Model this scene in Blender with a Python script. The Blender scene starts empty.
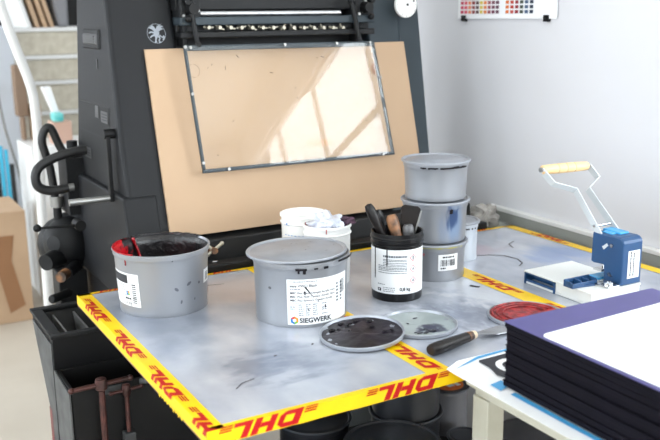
import bpy, bmesh, math, random
from mathutils import Vector, Matrix
random.seed(7)
sc = bpy.context.scene
C = sc.collection
V = Vector
PI = math.pi
rad = math.radians

# ------------------------------------------------------------------ camera
cam_d = bpy.data.cameras.new('camera'); cam = bpy.data.objects.new('camera', cam_d); C.objects.link(cam)
ax_r = V((0.8697, -0.4935, -0.0112)); ax_f = V((0.4782, 0.8481, -0.2285)).normalized()
ax_r = (ax_r - ax_f * ax_r.dot(ax_f)).normalized(); ax_u = ax_r.cross(ax_f).normalized()
M = Matrix((ax_r, ax_u, -ax_f)).transposed().to_4x4(); M.translation = V((-0.4268, -1.1333, 1.4))
cam.matrix_world = M
cam_d.sensor_width = 36; cam_d.lens = 885.28 / 660 * 36
cam_d.clip_start = 0.02
cam_d.dof.use_dof = True; cam_d.dof.focus_distance = 1.85; cam_d.dof.aperture_fstop = 4.5
sc.camera = cam

# ------------------------------------------------------------------ world, light, exposure
w = bpy.data.worlds.new('world'); sc.world = w; w.use_nodes = True
w.node_tree.nodes['Background'].inputs[0].default_value = (0.80, 0.89, 1.0, 1)
w.node_tree.nodes['Background'].inputs[1].default_value = 3.0
sc.view_settings.view_transform = 'Standard'; sc.view_settings.look = 'None'
sc.view_settings.gamma = 1; sc.view_settings.use_curve_mapping = False
sc.view_settings.exposure = 0.0
sc.cycles.use_denoising = True
sc.cycles.max_bounces = 8; sc.cycles.diffuse_bounces = 5; sc.cycles.glossy_bounces = 4
sc.cycles.caustics_reflective = False; sc.cycles.caustics_refractive = False
sc.cycles.sample_clamp_indirect = 6

def daylight(name, loc, direction, sx, sy, radiance, col=(0.93, 0.97, 1.0)):
    l = bpy.data.lights.new(name, 'AREA'); l.shape = 'RECTANGLE'; l.size = sx; l.size_y = sy
    l.energy = radiance * sx * sy * PI; l.color = col
    o = bpy.data.objects.new(name, l); C.objects.link(o); o.location = loc
    o.rotation_euler = V(direction).to_track_quat('-Z', 'Y').to_euler()
    return o
# daylight outside the three window walls of the workshop
WA, WB = V((2.40, 0.39, 0)), V((4.20, -7.50, 0))        # slanting window wall on the right
wd = (WB - WA).normalized(); wn = V((wd.y, -wd.x, 0)); wn = wn if wn.x < 0 else -wn
def wpt(s, z, off=0.0): p = WA + wd * s - wn * off; return V((p.x, p.y, z))
daylight('daylight_right', wpt(4.55, 2.25, 0.30), wn, 6.3, 1.9, 13.0)
daylight('daylight_front', (-0.2, -7.85, 2.0), (0, 1, 0), 6.0, 2.0, 4.8)
daylight('daylight_left', (-4.35, -0.6, 1.95), (1, 0, 0), 7.2, 2.0, 4.8)
daylight('daylight_back_left', (-4.35, 4.5, 1.95), (1, 0, 0), 2.2, 2.0, 9.0)

# ------------------------------------------------------------------ materials
def srgb(c):
    return tuple((x / 255 / 12.92 if x / 255 <= 0.04045 else ((x / 255 + 0.055) / 1.055) ** 2.4) for x in c) + (1,)
def mat(name, col, rough=0.5, metal=0.0, col2=None, scale=8, amount=0.5, bump=0.0, bscale=60, coat=0, stretch=(1, 1, 1), rvar=0, spec=0.5):
    m = bpy.data.materials.new(name); m.use_nodes = True
    nt = m.node_tree; b = nt.nodes['Principled BSDF']
    b.inputs['Base Color'].default_value = srgb(col); b.inputs['Roughness'].default_value = rough
    b.inputs['Metallic'].default_value = metal; b.inputs['Coat Weight'].default_value = coat
    b.inputs['Specular IOR Level'].default_value = spec
    tc = nt.nodes.new('ShaderNodeTexCoord'); mp = nt.nodes.new('ShaderNodeMapping')
    mp.inputs['Scale'].default_value = stretch
    nt.links.new(tc.outputs['Object'], mp.inputs['Vector'])
    if col2 is not None:
        n = nt.nodes.new('ShaderNodeTexNoise'); n.inputs['Scale'].default_value = scale; n.inputs['Detail'].default_value = 5
        r = nt.nodes.new('ShaderNodeValToRGB')
        r.color_ramp.elements[0].position = 0.5 - 0.3 * (1 - amount) - 0.02; r.color_ramp.elements[1].position = 0.5 + 0.3 * (1 - amount) + 0.02
        r.color_ramp.elements[0].color = srgb(col); r.color_ramp.elements[1].color = srgb(col2)
        nt.links.new(mp.outputs[0], n.inputs['Vector']); nt.links.new(n.outputs['Fac'], r.inputs[0])
        nt.links.new(r.outputs[0], b.inputs['Base Color'])
        if rvar:
            mr = nt.nodes.new('ShaderNodeMapRange'); mr.inputs['To Min'].default_value = rough - rvar; mr.inputs['To Max'].default_value = rough + rvar
            mr.inputs['From Min'].default_value = 0.3; mr.inputs['From Max'].default_value = 0.7
            nt.links.new(n.outputs['Fac'], mr.inputs['Value']); nt.links.new(mr.outputs[0], b.inputs['Roughness'])
    if bump:
        n2 = nt.nodes.new('ShaderNodeTexNoise'); n2.inputs['Scale'].default_value = bscale; n2.inputs['Detail'].default_value = 4
        bp = nt.nodes.new('ShaderNodeBump'); bp.inputs['Strength'].default_value = bump; bp.inputs['Distance'].default_value = 0.002
        nt.links.new(mp.outputs[0], n2.inputs['Vector']); nt.links.new(n2.outputs['Fac'], bp.inputs['Height'])
        nt.links.new(bp.outputs[0], b.inputs['Normal'])
    return m
def stain(m, centre, radius, col, scale=30, thresh=0.5, soft=0.12, strength=1.0, st=(1, 1, 1)):
    """ink stain of its own shape: a ball around a point of the object, broken up by noise"""
    nt = m.node_tree; b = nt.nodes['Principled BSDF']
    tc = nt.nodes.new('ShaderNodeTexCoord')
    mp = nt.nodes.new('ShaderNodeMapping'); mp.vector_type = 'TEXTURE'
    mp.inputs['Location'].default_value = centre; mp.inputs['Scale'].default_value = radius
    g = nt.nodes.new('ShaderNodeTexGradient'); g.gradient_type = 'SPHERICAL'
    mp2 = nt.nodes.new('ShaderNodeMapping'); mp2.inputs['Scale'].default_value = st
    n = nt.nodes.new('ShaderNodeTexNoise'); n.inputs['Scale'].default_value = scale; n.inputs['Detail'].default_value = 6
    add = nt.nodes.new('ShaderNodeMath'); add.operation = 'MULTIPLY_ADD'; add.inputs[1].default_value = 0.55
    nt.links.new(tc.outputs['Object'], mp.inputs[0]); nt.links.new(mp.outputs[0], g.inputs[0])
    nt.links.new(tc.outputs['Object'], mp2.inputs[0]); nt.links.new(mp2.outputs[0], n.inputs['Vector'])
    mul = nt.nodes.new('ShaderNodeMath'); mul.operation = 'MULTIPLY'
    pw = nt.nodes.new('ShaderNodeMath'); pw.operation = 'POWER'; pw.inputs[1].default_value = 0.8
    nt.links.new(g.outputs['Fac'], pw.inputs[0])
    nt.links.new(pw.outputs[0], mul.inputs[0]); nt.links.new(n.outputs['Fac'], mul.inputs[1])
    mr = nt.nodes.new('ShaderNodeMapRange'); mr.interpolation_type = 'SMOOTHSTEP'; mr.inputs['From Min'].default_value = max(0.01, thresh * 0.55 - soft / 2)
    mr.inputs['From Max'].default_value = thresh * 0.6 + soft / 2; mr.inputs['To Max'].default_value = strength
    nt.links.new(mul.outputs[0], mr.inputs['Value'])
    mx = nt.nodes.new('ShaderNodeMix'); mx.data_type = 'RGBA'
    old = b.inputs['Base Color'].links
    if old: nt.links.new(old[0].from_socket, mx.inputs[6])
    else: mx.inputs[6].default_value = b.inputs['Base Color'].default_value
    mx.inputs[7].default_value = srgb(col)
    nt.links.new(mr.outputs[0], mx.inputs[0]); nt.links.new(mx.outputs[2], b.inputs['Base Color'])
    return m
def glass(name, col=(235, 245, 242), alpha=0.93, rough=0.0, ior=1.5):
    """thin pane: see-through with a real Fresnel reflection"""
    m = bpy.data.materials.new(name); m.use_nodes = True; nt = m.node_tree
    for n in list(nt.nodes):
        if n.type == 'BSDF_PRINCIPLED': nt.nodes.remove(n)
    out = nt.nodes['Material Output']
    t = nt.nodes.new('ShaderNodeBsdfTransparent'); t.inputs[0].default_value = srgb(col)
    g = nt.nodes.new('ShaderNodeBsdfGlossy'); g.inputs['Roughness'].default_value = rough
    f = nt.nodes.new('ShaderNodeFresnel'); f.inputs[0].default_value = ior
    geo = nt.nodes.new('ShaderNodeNewGeometry'); ma = nt.nodes.new('ShaderNodeMath'); ma.operation = 'MULTIPLY_ADD'
    ma.inputs[1].default_value = 1 / ior - ior; ma.inputs[2].default_value = ior      # same reflection from either face
    nt.links.new(geo.outputs['Backfacing'], ma.inputs[0]); nt.links.new(ma.outputs[0], f.inputs[0])
    mx = nt.nodes.new('ShaderNodeMixShader')
    nt.links.new(f.outputs[0], mx.inputs[0]); nt.links.new(t.outputs[0], mx.inputs[1]); nt.links.new(g.outputs[0], mx.inputs[2])
    nt.links.new(mx.outputs[0], out.inputs[0])
    return m

M_wall = mat('wall_paint', (216, 216, 220), 0.85, col2=(219, 219, 223), scale=3, bump=0.05, bscale=90)
M_white = mat('white_paint', (232, 232, 230), 0.5)
M_ceil = mat('ceiling_paint', (235, 235, 232), 0.9)
M_floor = mat('floor_screed', (205, 196, 182), 0.55, col2=(190, 180, 165), scale=2.5, amount=0.2, bump=0.1, bscale=30)
M_trunk = mat('cable_duct_grey', (158, 161, 156), 0.6)
M_tape = mat('parcel_tape_yellow', (240, 200, 0), 0.38, col2=(232, 188, 0), scale=14, bump=0.25, bscale=25, spec=0.35)
M_red = mat('parcel_tape_red', (176, 12, 16), 0.5, spec=0.25)
M_zinc = mat('zinc_sheet', (216, 219, 226), 0.27, metal=0.36, col2=(168, 175, 190), scale=9, amount=0.35, bump=0.03, bscale=14, stretch=(1, .6, 1))
stain(M_zinc, (0.530, 0.080, 0.8), (0.15, 0.13, 0.2), (104, 140, 200), scale=22, thresh=0.42, soft=0.25, strength=0.55, st=(1, .4, 1))
stain(M_zinc, (0.390, 0.220, 0.8), (0.16, 0.08, 0.2), (196, 160, 172), scale=12, thresh=0.42, soft=0.25, strength=0.4)
stain(M_zinc, (-0.360, -0.180, 0.8), (0.26, 0.17, 0.2), (128, 136, 152), scale=9, thresh=0.50, soft=0.40, strength=0.7)
stain(M_zinc, (-0.510, 0.140, 0.8), (0.16, 0.3, 0.2), (120, 128, 144), scale=10, thresh=0.42, soft=0.4, strength=0.65)
stain(M_zinc, (-0.250, 0.240, 0.8), (0.22, 0.13, 0.2), (206, 186, 176), scale=8, thresh=0.34, soft=0.35, strength=0.6)
stain(M_zinc, (0.020, -0.080, 0.8), (0.2, 0.2, 0.2), (126, 134, 150), scale=26, thresh=0.52, soft=0.15, strength=0.5)
stain(M_zinc, (-0.40, -0.20, 0.8), (0.24, 0.2, 0.2), (118, 126, 146), scale=34, thresh=0.66, soft=0.16, strength=0.55, st=(.5, 1, 1))
stain(M_zinc, (0.05, -0.16, 0.8), (0.2, 0.22, 0.2), (112, 120, 142), scale=40, thresh=0.62, soft=0.14, strength=0.5, st=(1, .5, 1))
M_ply = mat('table_board', (150, 120, 84), 0.7)
M_iron = mat('cast_iron_grey', (30, 31, 34), 0.5, col2=(24, 25, 27), scale=4, amount=0.2, bump=0.12, bscale=40, spec=0.22)
M_ironb = mat('blue_grey_enamel', (58, 67, 73), 0.5, col2=(50, 59, 65), spec=0.3, scale=4, bump=0.1, bscale=40)
M_irond = mat('cast_iron_dark', (22, 23, 25), 0.55, col2=(15, 16, 17), scale=6, spec=0.3, bump=0.15, bscale=40)
M_black = mat('black_steel', (11, 11, 12), 0.5, spec=0.25, col2=(17, 17, 18), scale=12, bump=0.1)
M_pit = mat('oily_black', (12, 12, 13), 0.6)
M_badge = mat('badge_metal', (74, 74, 74), 0.45, metal=0.3)
M_emblem = mat('silver_decal', (140, 146, 154), 0.5)
M_steel = mat('bright_steel', (190, 192, 195), 0.25, metal=0.9, col2=(170, 170, 172), scale=20)
M_rod = mat('worn_rod', (150, 150, 148), 0.35, metal=0.8)
M_brass = mat('pale_brass', (186, 180, 164), 0.5, metal=0.5)
M_mdf = mat('brown_board', (188, 161, 134), 0.85, spec=0.2, col2=(182, 154, 127), scale=5, amount=0.1, bump=0.03, bscale=300)
M_glass = glass('clear_pane', (253, 253, 252), ior=1.6)
M_winglass = glass('window_pane', (250, 252, 252))
M_tin = mat('grey_tin', (152, 155, 160), 0.36, metal=0.42, col2=(145, 148, 154), scale=6, amount=0.2)
M_tinlid = mat('grey_tin_lid', (168, 172, 180), 0.38, metal=0.45, col2=(150, 154, 162), scale=22, amount=0.3)
M_tinin = mat('tin_inside', (150, 150, 156), 0.4, metal=0.5)
M_inkblack = mat('black_ink', (12, 10, 14), 0.5, spec=0.2, col2=(30, 26, 32), scale=60, bump=0.9, bscale=90)
M_inkpurple = mat('dark_purple_ink', (13, 9, 17), 0.34, spec=0.3, col2=(36, 29, 40), scale=26, amount=0.45, bump=0.6, bscale=50)
M_inkred = mat('crimson_ink', (176, 10, 26), 0.25, col2=(96, 4, 12), scale=60, amount=0.6, bump=0.9, bscale=80)
M_inkred2 = mat('dried_red_ink', (168, 44, 46), 0.45, col2=(110, 22, 28), scale=80, amount=0.7, bump=1.0, bscale=120)
M_mix = mat('crimson_and_black_ink', (14, 12, 14), 0.3, col2=(26, 24, 26), scale=70, amount=0.5, bump=1.0, bscale=90)
stain(M_mix, (-0.085, 0.0, 0.11), (0.10, 0.14, 0.11), (176, 8, 24), scale=75, thresh=0.40, soft=0.05)
M_label = mat('label_paper', (236, 238, 240), 0.5)
M_print = mat('label_print', (40, 42, 48), 0.6)
M_printg = mat('label_print_grey', (104, 110, 118), 0.6)
M_printr = mat('hazard_red', (205, 60, 60), 0.6)
M_printb = mat('print_blue', (40, 120, 190), 0.6)
M_printo = mat('print_orange', (238, 150, 40), 0.6)
M_printn = mat('print_green', (120, 180, 60), 0.6)
M_plastw = mat('white_plastic', (238, 238, 236), 0.4, coat=0.1)
M_plastb = mat('black_plastic', (13, 13, 15), 0.3, spec=0.35)
M_handle = mat('inky_handle', (16, 14, 14), 0.4, spec=0.3, col2=(34, 27, 24), scale=30, bump=0.4)
M_wood = mat('stained_wood', (142, 98, 64), 0.5, col2=(56, 42, 34), scale=45, amount=0.6, bump=0.3)
M_grip = mat('pale_beech', (240, 208, 156), 0.45, col2=(228, 190, 134), scale=10, stretch=(1, 12, 12))
M_bluep = mat('blue_enamel', (32, 70, 112), 0.4, col2=(36, 76, 120), scale=8)
M_bluel = mat('sky_blue_plastic', (70, 160, 215), 0.4)
M_cream = mat('pale_grey_enamel', (226, 228, 226), 0.4)
M_chrome = mat('chrome', (205, 207, 210), 0.18, metal=0.95)
M_card = mat('navy_cardstock', (9, 8, 15), 0.8, col2=(15, 13, 24), scale=30, stretch=(1, 1, 20), spec=0.12)
M_cardtop = mat('violet_cover', (78, 73, 130), 0.45, col2=(72, 68, 123), scale=14)
M_paper = mat('white_paper', (246, 247, 249), 0.7)
M_bag = mat('crumpled_film', (206, 210, 222), 0.3, coat=0.4, bump=0.8, bscale=40)
M_rag = mat('inky_rag', (40, 26, 40), 0.7, col2=(90, 60, 80), scale=30, bump=0.6)
M_cardboard = mat('cardboard', (196, 166, 136), 0.85, col2=(186, 156, 126), scale=4)
M_cardtape = mat('brown_packing_tape', (150, 108, 74), 0.5)
M_slab = mat('speckled_slab', (206, 200, 184), 0.9, col2=(186, 178, 160), scale=26, amount=0.5)
M_slabtop = mat('slab_white_edge', (224, 224, 222), 0.7)
M_cyan = mat('cyan_plastic', (60, 180, 215), 0.4)
M_teal = mat('teal_plastic', (80, 195, 195), 0.5, col2=(150, 220, 215), scale=40)
M_rustred = mat('red_brown_paint', (118, 40, 36), 0.5, col2=(84, 40, 38), scale=20, amount=0.5)
M_screw = mat('reddish_steel', (88, 52, 48), 0.4, metal=0.4, col2=(54, 36, 34), scale=30)
M_wornblk = mat('worn_grey_black', (50, 52, 54), 0.6, col2=(84, 86, 86), scale=22, amount=0.5)
M_lever = mat('pale_silver', (206, 212, 216), 0.35, metal=0.25)
M_stand = mat('stand_enamel', (178, 177, 164), 0.5, col2=(168, 166, 152), scale=30, amount=0.5)
M_darktin = mat('dark_grey_tin', (44, 46, 51), 0.35, metal=0.3, col2=(36, 38, 42), scale=9)
M_orange = mat('orange_label', (226, 128, 54), 0.6, col2=(214, 100, 40), scale=60)
M_pink = mat('dusty_pink_card', (206, 170, 152), 0.8)
M_rub = mat('black_rubber', (24, 24, 25), 0.5)

# ------------------------------------------------------------------ mesh helpers
class MB:
    def __init__(self): self.bm = bmesh.new()
    def face(self, pts):
        vs = [self.bm.verts.new(V(p)) for p in pts]
        try: return self.bm.faces.new(vs)
        except ValueError: return None
    def box(self, lo, hi, rot=None, piv=None):
        x0, y0, z0 = lo; x1, y1, z1 = hi
        P = [V((x, y, z)) for z in (z0, z1) for (x, y) in ((x0, y0), (x1, y0), (x1, y1), (x0, y1))]
        if rot:
            pv = V(piv) if piv is not None else (V(lo) + V(hi)) / 2
            P = [pv + rot @ (p - pv) for p in P]
        return self.loft([P[:4], P[4:]])
    def loft(self, rings, cap=True, closed=True):
        R = [[self.bm.verts.new(V(p)) for p in r] for r in rings]
        n = len(R[0])
        for a, b in zip(R, R[1:]):
            for i in range(n if closed else n - 1):
                j = (i + 1) % n
                self.bm.faces.new((a[i], a[j], b[j], b[i]))
        if cap:
            self.bm.faces.new(R[0][::-1]); self.bm.faces.new(R[-1])
        return self
    def prism(self, pts, d):
        d = V(d); return self.loft([[V(p) for p in pts], [V(p) + d for p in pts]])
    def lathe(self, prof, c=(0, 0, 0), n=64, axis=None, closed=False):
        c = V(c); q = V((0, 0, 1)).rotation_difference(V(axis).normalized()) if axis is not None else None
        rings = []
        for r, z in prof:
            ring = []
            for i in range(n):
                a = 2 * PI * i / n; p = V((max(r, 1e-5) * math.cos(a), max(r, 1e-5) * math.sin(a), z))
                if q: p = q @ p
                ring.append(c + p)
            rings.append(ring)
        self.loft(rings, cap=not closed)
        return self
    def cyl(self, a, b, r, r2=None, n=16):
        a = V(a); b = V(b); r2 = r if r2 is None else r2
        return self.lathe([(r, 0), (r2, (b - a).length)], a, n, b - a)
    def tube(self, pts, r, n=12, smooth=1):
        pts = [V(p) for p in pts]
        for _ in range(smooth):
            new = []
            P = [pts[0]] + pts + [pts[-1]]
            for i in range(len(pts) - 1):
                p0, p1, p2, p3 = P[i], P[i + 1], P[i + 2], P[i + 3]
                for t in (0, .2, .4, .6, .8):
                    new.append(0.5 * ((2 * p1) + (p2 - p0) * t + (2 * p0 - 5 * p1 + 4 * p2 - p3) * t * t + (3 * p1 - p0 - 3 * p2 + p3) * t ** 3))
            new.append(pts[-1]); pts = new
        rings = []; up = V((0, 0, 1)); last = None
        for i, p in enumerate(pts):
            t = (pts[min(i + 1, len(pts) - 1)] - pts[max(i - 1, 0)]).normalized()
            if last is None:
                s = t.cross(up); s = s.normalized() if s.length > 1e-3 else t.orthogonal().normalized()
            else:
                s = (last - t * last.dot(t)).normalized()
            last = s; u = s.cross(t)
            rr = r[min(i, len(r) - 1)] if isinstance(r, (list, tuple)) else r
            rings.append([p + s * math.cos(2 * PI * k / n) * rr + u * math.sin(2 * PI * k / n) * rr for k in range(n)])
        return self.loft(rings)
    def ball(self, c, r, sc_=(1, 1, 1), n=20):
        prof = [(r * math.sin(PI * k / 10), -r * math.cos(PI * k / 10)) for k in range(11)]
        before = len(self.bm.verts); self.lathe(prof, (0, 0, 0), n); self.bm.verts.ensure_lookup_table()
        for v in self.bm.verts[before:]: v.co = V((v.co.x * sc_[0], v.co.y * sc_[1], v.co.z * sc_[2])) + V(c)
        return self
    def build(self, name, m, parent=None, bevel=0, seg=2, smooth=False, tf=None, world=False, solid=0):
        bm = self.bm
        if tf: bmesh.ops.transform(bm, matrix=tf, verts=bm.verts)
        if world and parent is not None:
            off = parent_world(parent); bmesh.ops.translate(bm, vec=-off, verts=bm.verts)
        bmesh.ops.recalc_face_normals(bm, faces=bm.faces)
        me = bpy.data.meshes.new(name); bm.to_mesh(me); bm.free()
        me.materials.append(m)
        o = bpy.data.objects.new(name, me); C.objects.link(o); o.parent = parent
        if smooth:
            for p in me.polygons: p.use_smooth = True
            try: me.set_sharp_from_angle(angle=rad(38))
            except Exception: pass
        if solid:
            s = o.modifiers.new('solid', 'SOLIDIFY'); s.thickness = solid
        if bevel:
            b = o.modifiers.new('bevel', 'BEVEL'); b.width = bevel; b.segments = seg; b.limit_method = 'ANGLE'; b.angle_limit = rad(40)
            b.harden_normals = False
        return o
def parent_world(p):
    v = V((0, 0, 0))
    while p is not None: v = v + V(p.location); p = p.parent
    return v
def thing(name, label, cat, loc=(0, 0, 0), rotz=0, group=None):
    o = bpy.data.objects.new(name, None); C.objects.link(o); o.location = loc; o.rotation_euler = (0, 0, rotz)
    o.empty_display_size = 0.05
    o['label'] = label; o['category'] = cat
    if group: o['group'] = group
    return o
def tag(o, label, cat, group=None):
    o['label'] = label; o['category'] = cat
    if group: o['group'] = group
    return o
def struct(name, mb, m, **k):
    o = mb.build(name, m, **k); o['kind'] = 'structure'; return o

def text_geo(s, size, bold=False, italic=0, align='LEFT'):
    cu = bpy.data.curves.new('t', 'FONT'); cu.body = s; cu.size = size; cu.align_x = align; cu.shear = italic
    if bold: cu.offset = size * (0.03 if size > .008 else 0.012)
    cu.resolution_u = 3
    o = bpy.data.objects.new('t', cu); me = o.to_mesh()
    vs = [v.co.copy() for v in me.vertices]; fs = [tuple(p.vertices) for p in me.polygons]
    o.to_mesh_clear(); bpy.data.objects.remove(o); bpy.data.curves.remove(cu)
    return vs, fs
def put(mb, geo, f):
    vs, fs = geo; nv = [mb.bm.verts.new(f(v.x, v.y)) for v in vs]
    for t in fs:
        try: mb.bm.faces.new([nv[i] for i in t])
        except ValueError: pass
def rect_geo(x0, y0, x1, y1, nx=1, ny=1):
    vs = [V((x0 + (x1 - x0) * i / nx, y0 + (y1 - y0) * j / ny, 0)) for j in range(ny + 1) for i in range(nx + 1)]
    fs = [(j * (nx + 1) + i, j * (nx + 1) + i + 1, (j + 1) * (nx + 1) + i + 1, (j + 1) * (nx + 1) + i) for j in range(ny) for i in range(nx)]
    return vs, fs
def poly_geo(pts): return [V((p[0], p[1], 0)) for p in pts], [tuple(range(len(pts)))]
def wrap(radius, phi0, eps):
    """u along the arc from angle phi0, v = height; radius is a function of height"""
    def f(u, v):
        r = radius(v) + eps; a = phi0 + u / radius(v)
        return V((r * math.cos(a), r * math.sin(a), v))
    return f

# ------------------------------------------------------------------ the room
XW = 1.33
b = MB(); b.box((-4.2, -7.7, -0.1), (4.6, 6.2, 0)); struct('floor', b, M_floor)
b = MB(); b.box((-4.2, -7.7, 3.5), (4.6, 6.2, 3.6)); struct('ceiling', b, M_ceil)
b = MB(); b.box((XW, 0.28, 0), (XW + 0.12, 6.1, 3.5)); struct('wall_right', b, M_wall)
b = MB(); b.box((XW + 0.12, 0.28, 0), (2.46, 0.40, 3.5)); struct('wall_recess', b, M_wall)
b = MB(); b.box((-4.1, 6.0, 0), (XW, 6.1, 3.5)); struct('wall_back', b, M_wall)
def wall_with_openings(name, P, s0, s1, opens, z0, z1, th=0.14):
    """P(s, z, off): off runs outwards"""
    mb = MB()
    def blk(a, c, d, e):
        mb.loft([[P(a, d, 0), P(c, d, 0), P(c, d, th), P(a, d, th)], [P(a, e, 0), P(c, e, 0), P(c, e, th), P(a, e, th)]])
    blk(s0, s1, 0, z0); blk(s0, s1, z1, 3.5)
    cur = s0
    for a, c in opens: blk(cur, a, z0, z1); cur = c
    blk(cur, s1, z0, z1)
    return struct(name, mb, M_wall)
def window(n, P, a, c, z0, z1, nx, nz, th=0.14):
    root = bpy.data.objects.new('window_%d' % n, None); C.objects.link(root); root['kind'] = 'structure'
    root.location = P((a + c) / 2, z0, 0)
    mb = MB()
    def bar(a0, a1, d, e, o0=0.05, o1=0.08):
        mb.loft([[P(a0, d, o0), P(a1, d, o0), P(a1, d, o1), P(a0, d, o1)], [P(a0, e, o0), P(a1, e, o0), P(a1, e, o1), P(a0, e, o1)]])
    t = 0.028
    bar(a, c, z0, z0 + t); bar(a, c, z1 - t, z1); bar(a, a + t, z0, z1); bar(c - t, c, z0, z1)
    for i in range(1, nx): x = a + (c - a) * i / nx; bar(x - 0.02, x + 0.02, z0, z1)
    for i in range(1, nz): z = z0 + (z1 - z0) * i / nz; bar(a, c, z - 0.025, z + 0.025)
    mb.build('window_frame', M_white, root, world=True)
    g = MB(); g.face([P(a, z0, 0.07), P(c, z0, 0.07), P(c, z1, 0.07), P(a, z1, 0.07)]); g.build('window_glass', M_winglass, root, world=True)
ops = [(1.30, 2.875), (2.875, 4.45), (4.45, 6.025), (6.025, 7.6)]
PR = lambda s, z, off: wpt(s, z, off)
wall_with_openings('wall_window', PR, 0, 8.09, [(1.30, 7.6)], 1.35, 3.02)
for i, (a, c) in enumerate(ops): window(1 + i, PR, a, c, 1.35, 3.02, 1, 2)
PF = lambda s, z, off: V((s, -7.5 - off, z))
opf = [(-3.0, -1.2), (-1.0, 0.8), (1.0, 2.8)]
wall_with_openings('wall_front', PF, -4.1, 4.25, opf, 1.0, 3.0)
for i, (a, c) in enumerate(opf): window(5 + i, PF, a, c, 1.0, 3.0, 2, 2)
PL = lambda s, z, off: V((-4.0 - off, s, z))
opl = [(-4.0, -2.2), (-2.0, -0.2), (0.2, 2.9), (3.4, 5.6)]
wall_with_openings('wall_left', PL, -7.5, 6.1, opl, 0.95, 2.95)
for i, (a, c) in enumerate(opl): window(8 + i, PL, a, c, 0.95, 2.95, 2, 2)

# cable duct along the right wall
d = thing('cable_duct', 'long white cable duct with grey front strip on the wall behind the table', 'cable duct', (XW, 0.6, 0.79))
b = MB(); b.box((XW - 0.022, 0.285, 0.806), (XW - 0.0005, 0.955, 0.818)); b.build('duct_lid', M_white, d, 0.002, world=True)
b = MB(); b.box((XW - 0.018, 0.285, 0.776), (XW - 0.0005, 0.955, 0.806)); b.build('duct_body', M_trunk, d, 0.001, world=True)

# colour chart on the wall
ch = thing('colour_chart', 'white colour chart of small coloured squares clipped to the wall', 'poster', (XW, 0.925, 1.38))
b = MB(); b.face([(XW - 0.006, 0.705, 1.376), (XW - 0.006, 1.14, 1.376), (XW - 0.003, 1.14, 1.66), (XW - 0.003, 0.705, 1.66)])
b.build('sheet', M_paper, ch, world=True, solid=0.0012)
pal = [(200, 60, 90), (226, 90, 110), (236, 150, 110), (150, 60, 60), (90, 60, 60), (226, 200, 90), (232, 140, 80), (160, 80, 90), (120, 70, 90), (100, 60, 80)]
pal2 = [(220, 120, 60), (190, 70, 60), (150, 50, 60), (70, 80, 70), (80, 100, 130), (40, 50, 70)]
sw = {}
def swatch(y, z, col):
    sw.setdefault(col, MB()).face([(XW - 0.0085, y, z), (XW - 0.0085, y - 0.014, z), (XW - 0.0085, y - 0.014, z + 0.009), (XW - 0.0085, y, z + 0.009)])
for r in range(16):
    z = 1.391 + r * 0.0135
    for k in range(10): swatch(1.125 - k * 0.0185, z, pal[(k + r // 5) % 10])
    for k in range(6): swatch(0.915 - k * 0.0205, z, pal2[(k + r // 4) % 6])
for col, mb in sw.items():
    mb.build('colour_swatch', mat('swatch', col, 0.7), ch, world=True)
b = MB()
for y in (0.735, 1.10): b.box((XW - 0.014, y, 1.368), (XW - 0.0005, y + 0.016, 1.386))
b.build('clip', M_black, ch, world=True)
b = MB()
for k in range(4): b.face([(XW - 0.0085, 0.79, 1.43 + k * .006), (XW - 0.0085, 0.74, 1.43 + k * .006), (XW - 0.0085, 0.74, 1.432 + k * .006), (XW - 0.0085, 0.79, 1.432 + k * .006)])
b.build('chart_text', M_printg, ch, world=True)

# ------------------------------------------------------------------ the taped metal table
TZ = 0.8; TH = 0.024
tb = thing('work_table', 'long metal-topped work table edged with yellow and red parcel tape', 'table', (0.6, 0.38, 0))
b = MB(); b.box((0.0, 0.0, TZ - TH), (1.238, 0.762, TZ - 0.001)); b.build('table_board', M_ply, tb, world=True)
for x0, x1 in ((0.001, 0.4255), (0.4265, 0.829), (0.830, 1.237)):
    b = MB(); b.box((x0, 0.001, TZ - 0.001), (x1, 0.761, TZ)); b.build('zinc_sheet', M_zinc, tb, world=True)
for x, y in ((0.30, 0.70), (1.19, 0.04), (0.80, 0.700)):
    b = MB(); b.box((x, y, 0), (x + 0.04, y + 0.04, TZ - TH)); b.build('leg', M_black, tb, 0.003, world=True)
b = MB(); b.box((0.3, 0.71, 0.70), (1.23, 0.74, TZ - TH)); b.box((1.2, 0.05, 0.70), (1.23, 0.72, TZ - TH)); b.build('table_frame', M_black, tb, world=True)

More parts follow.
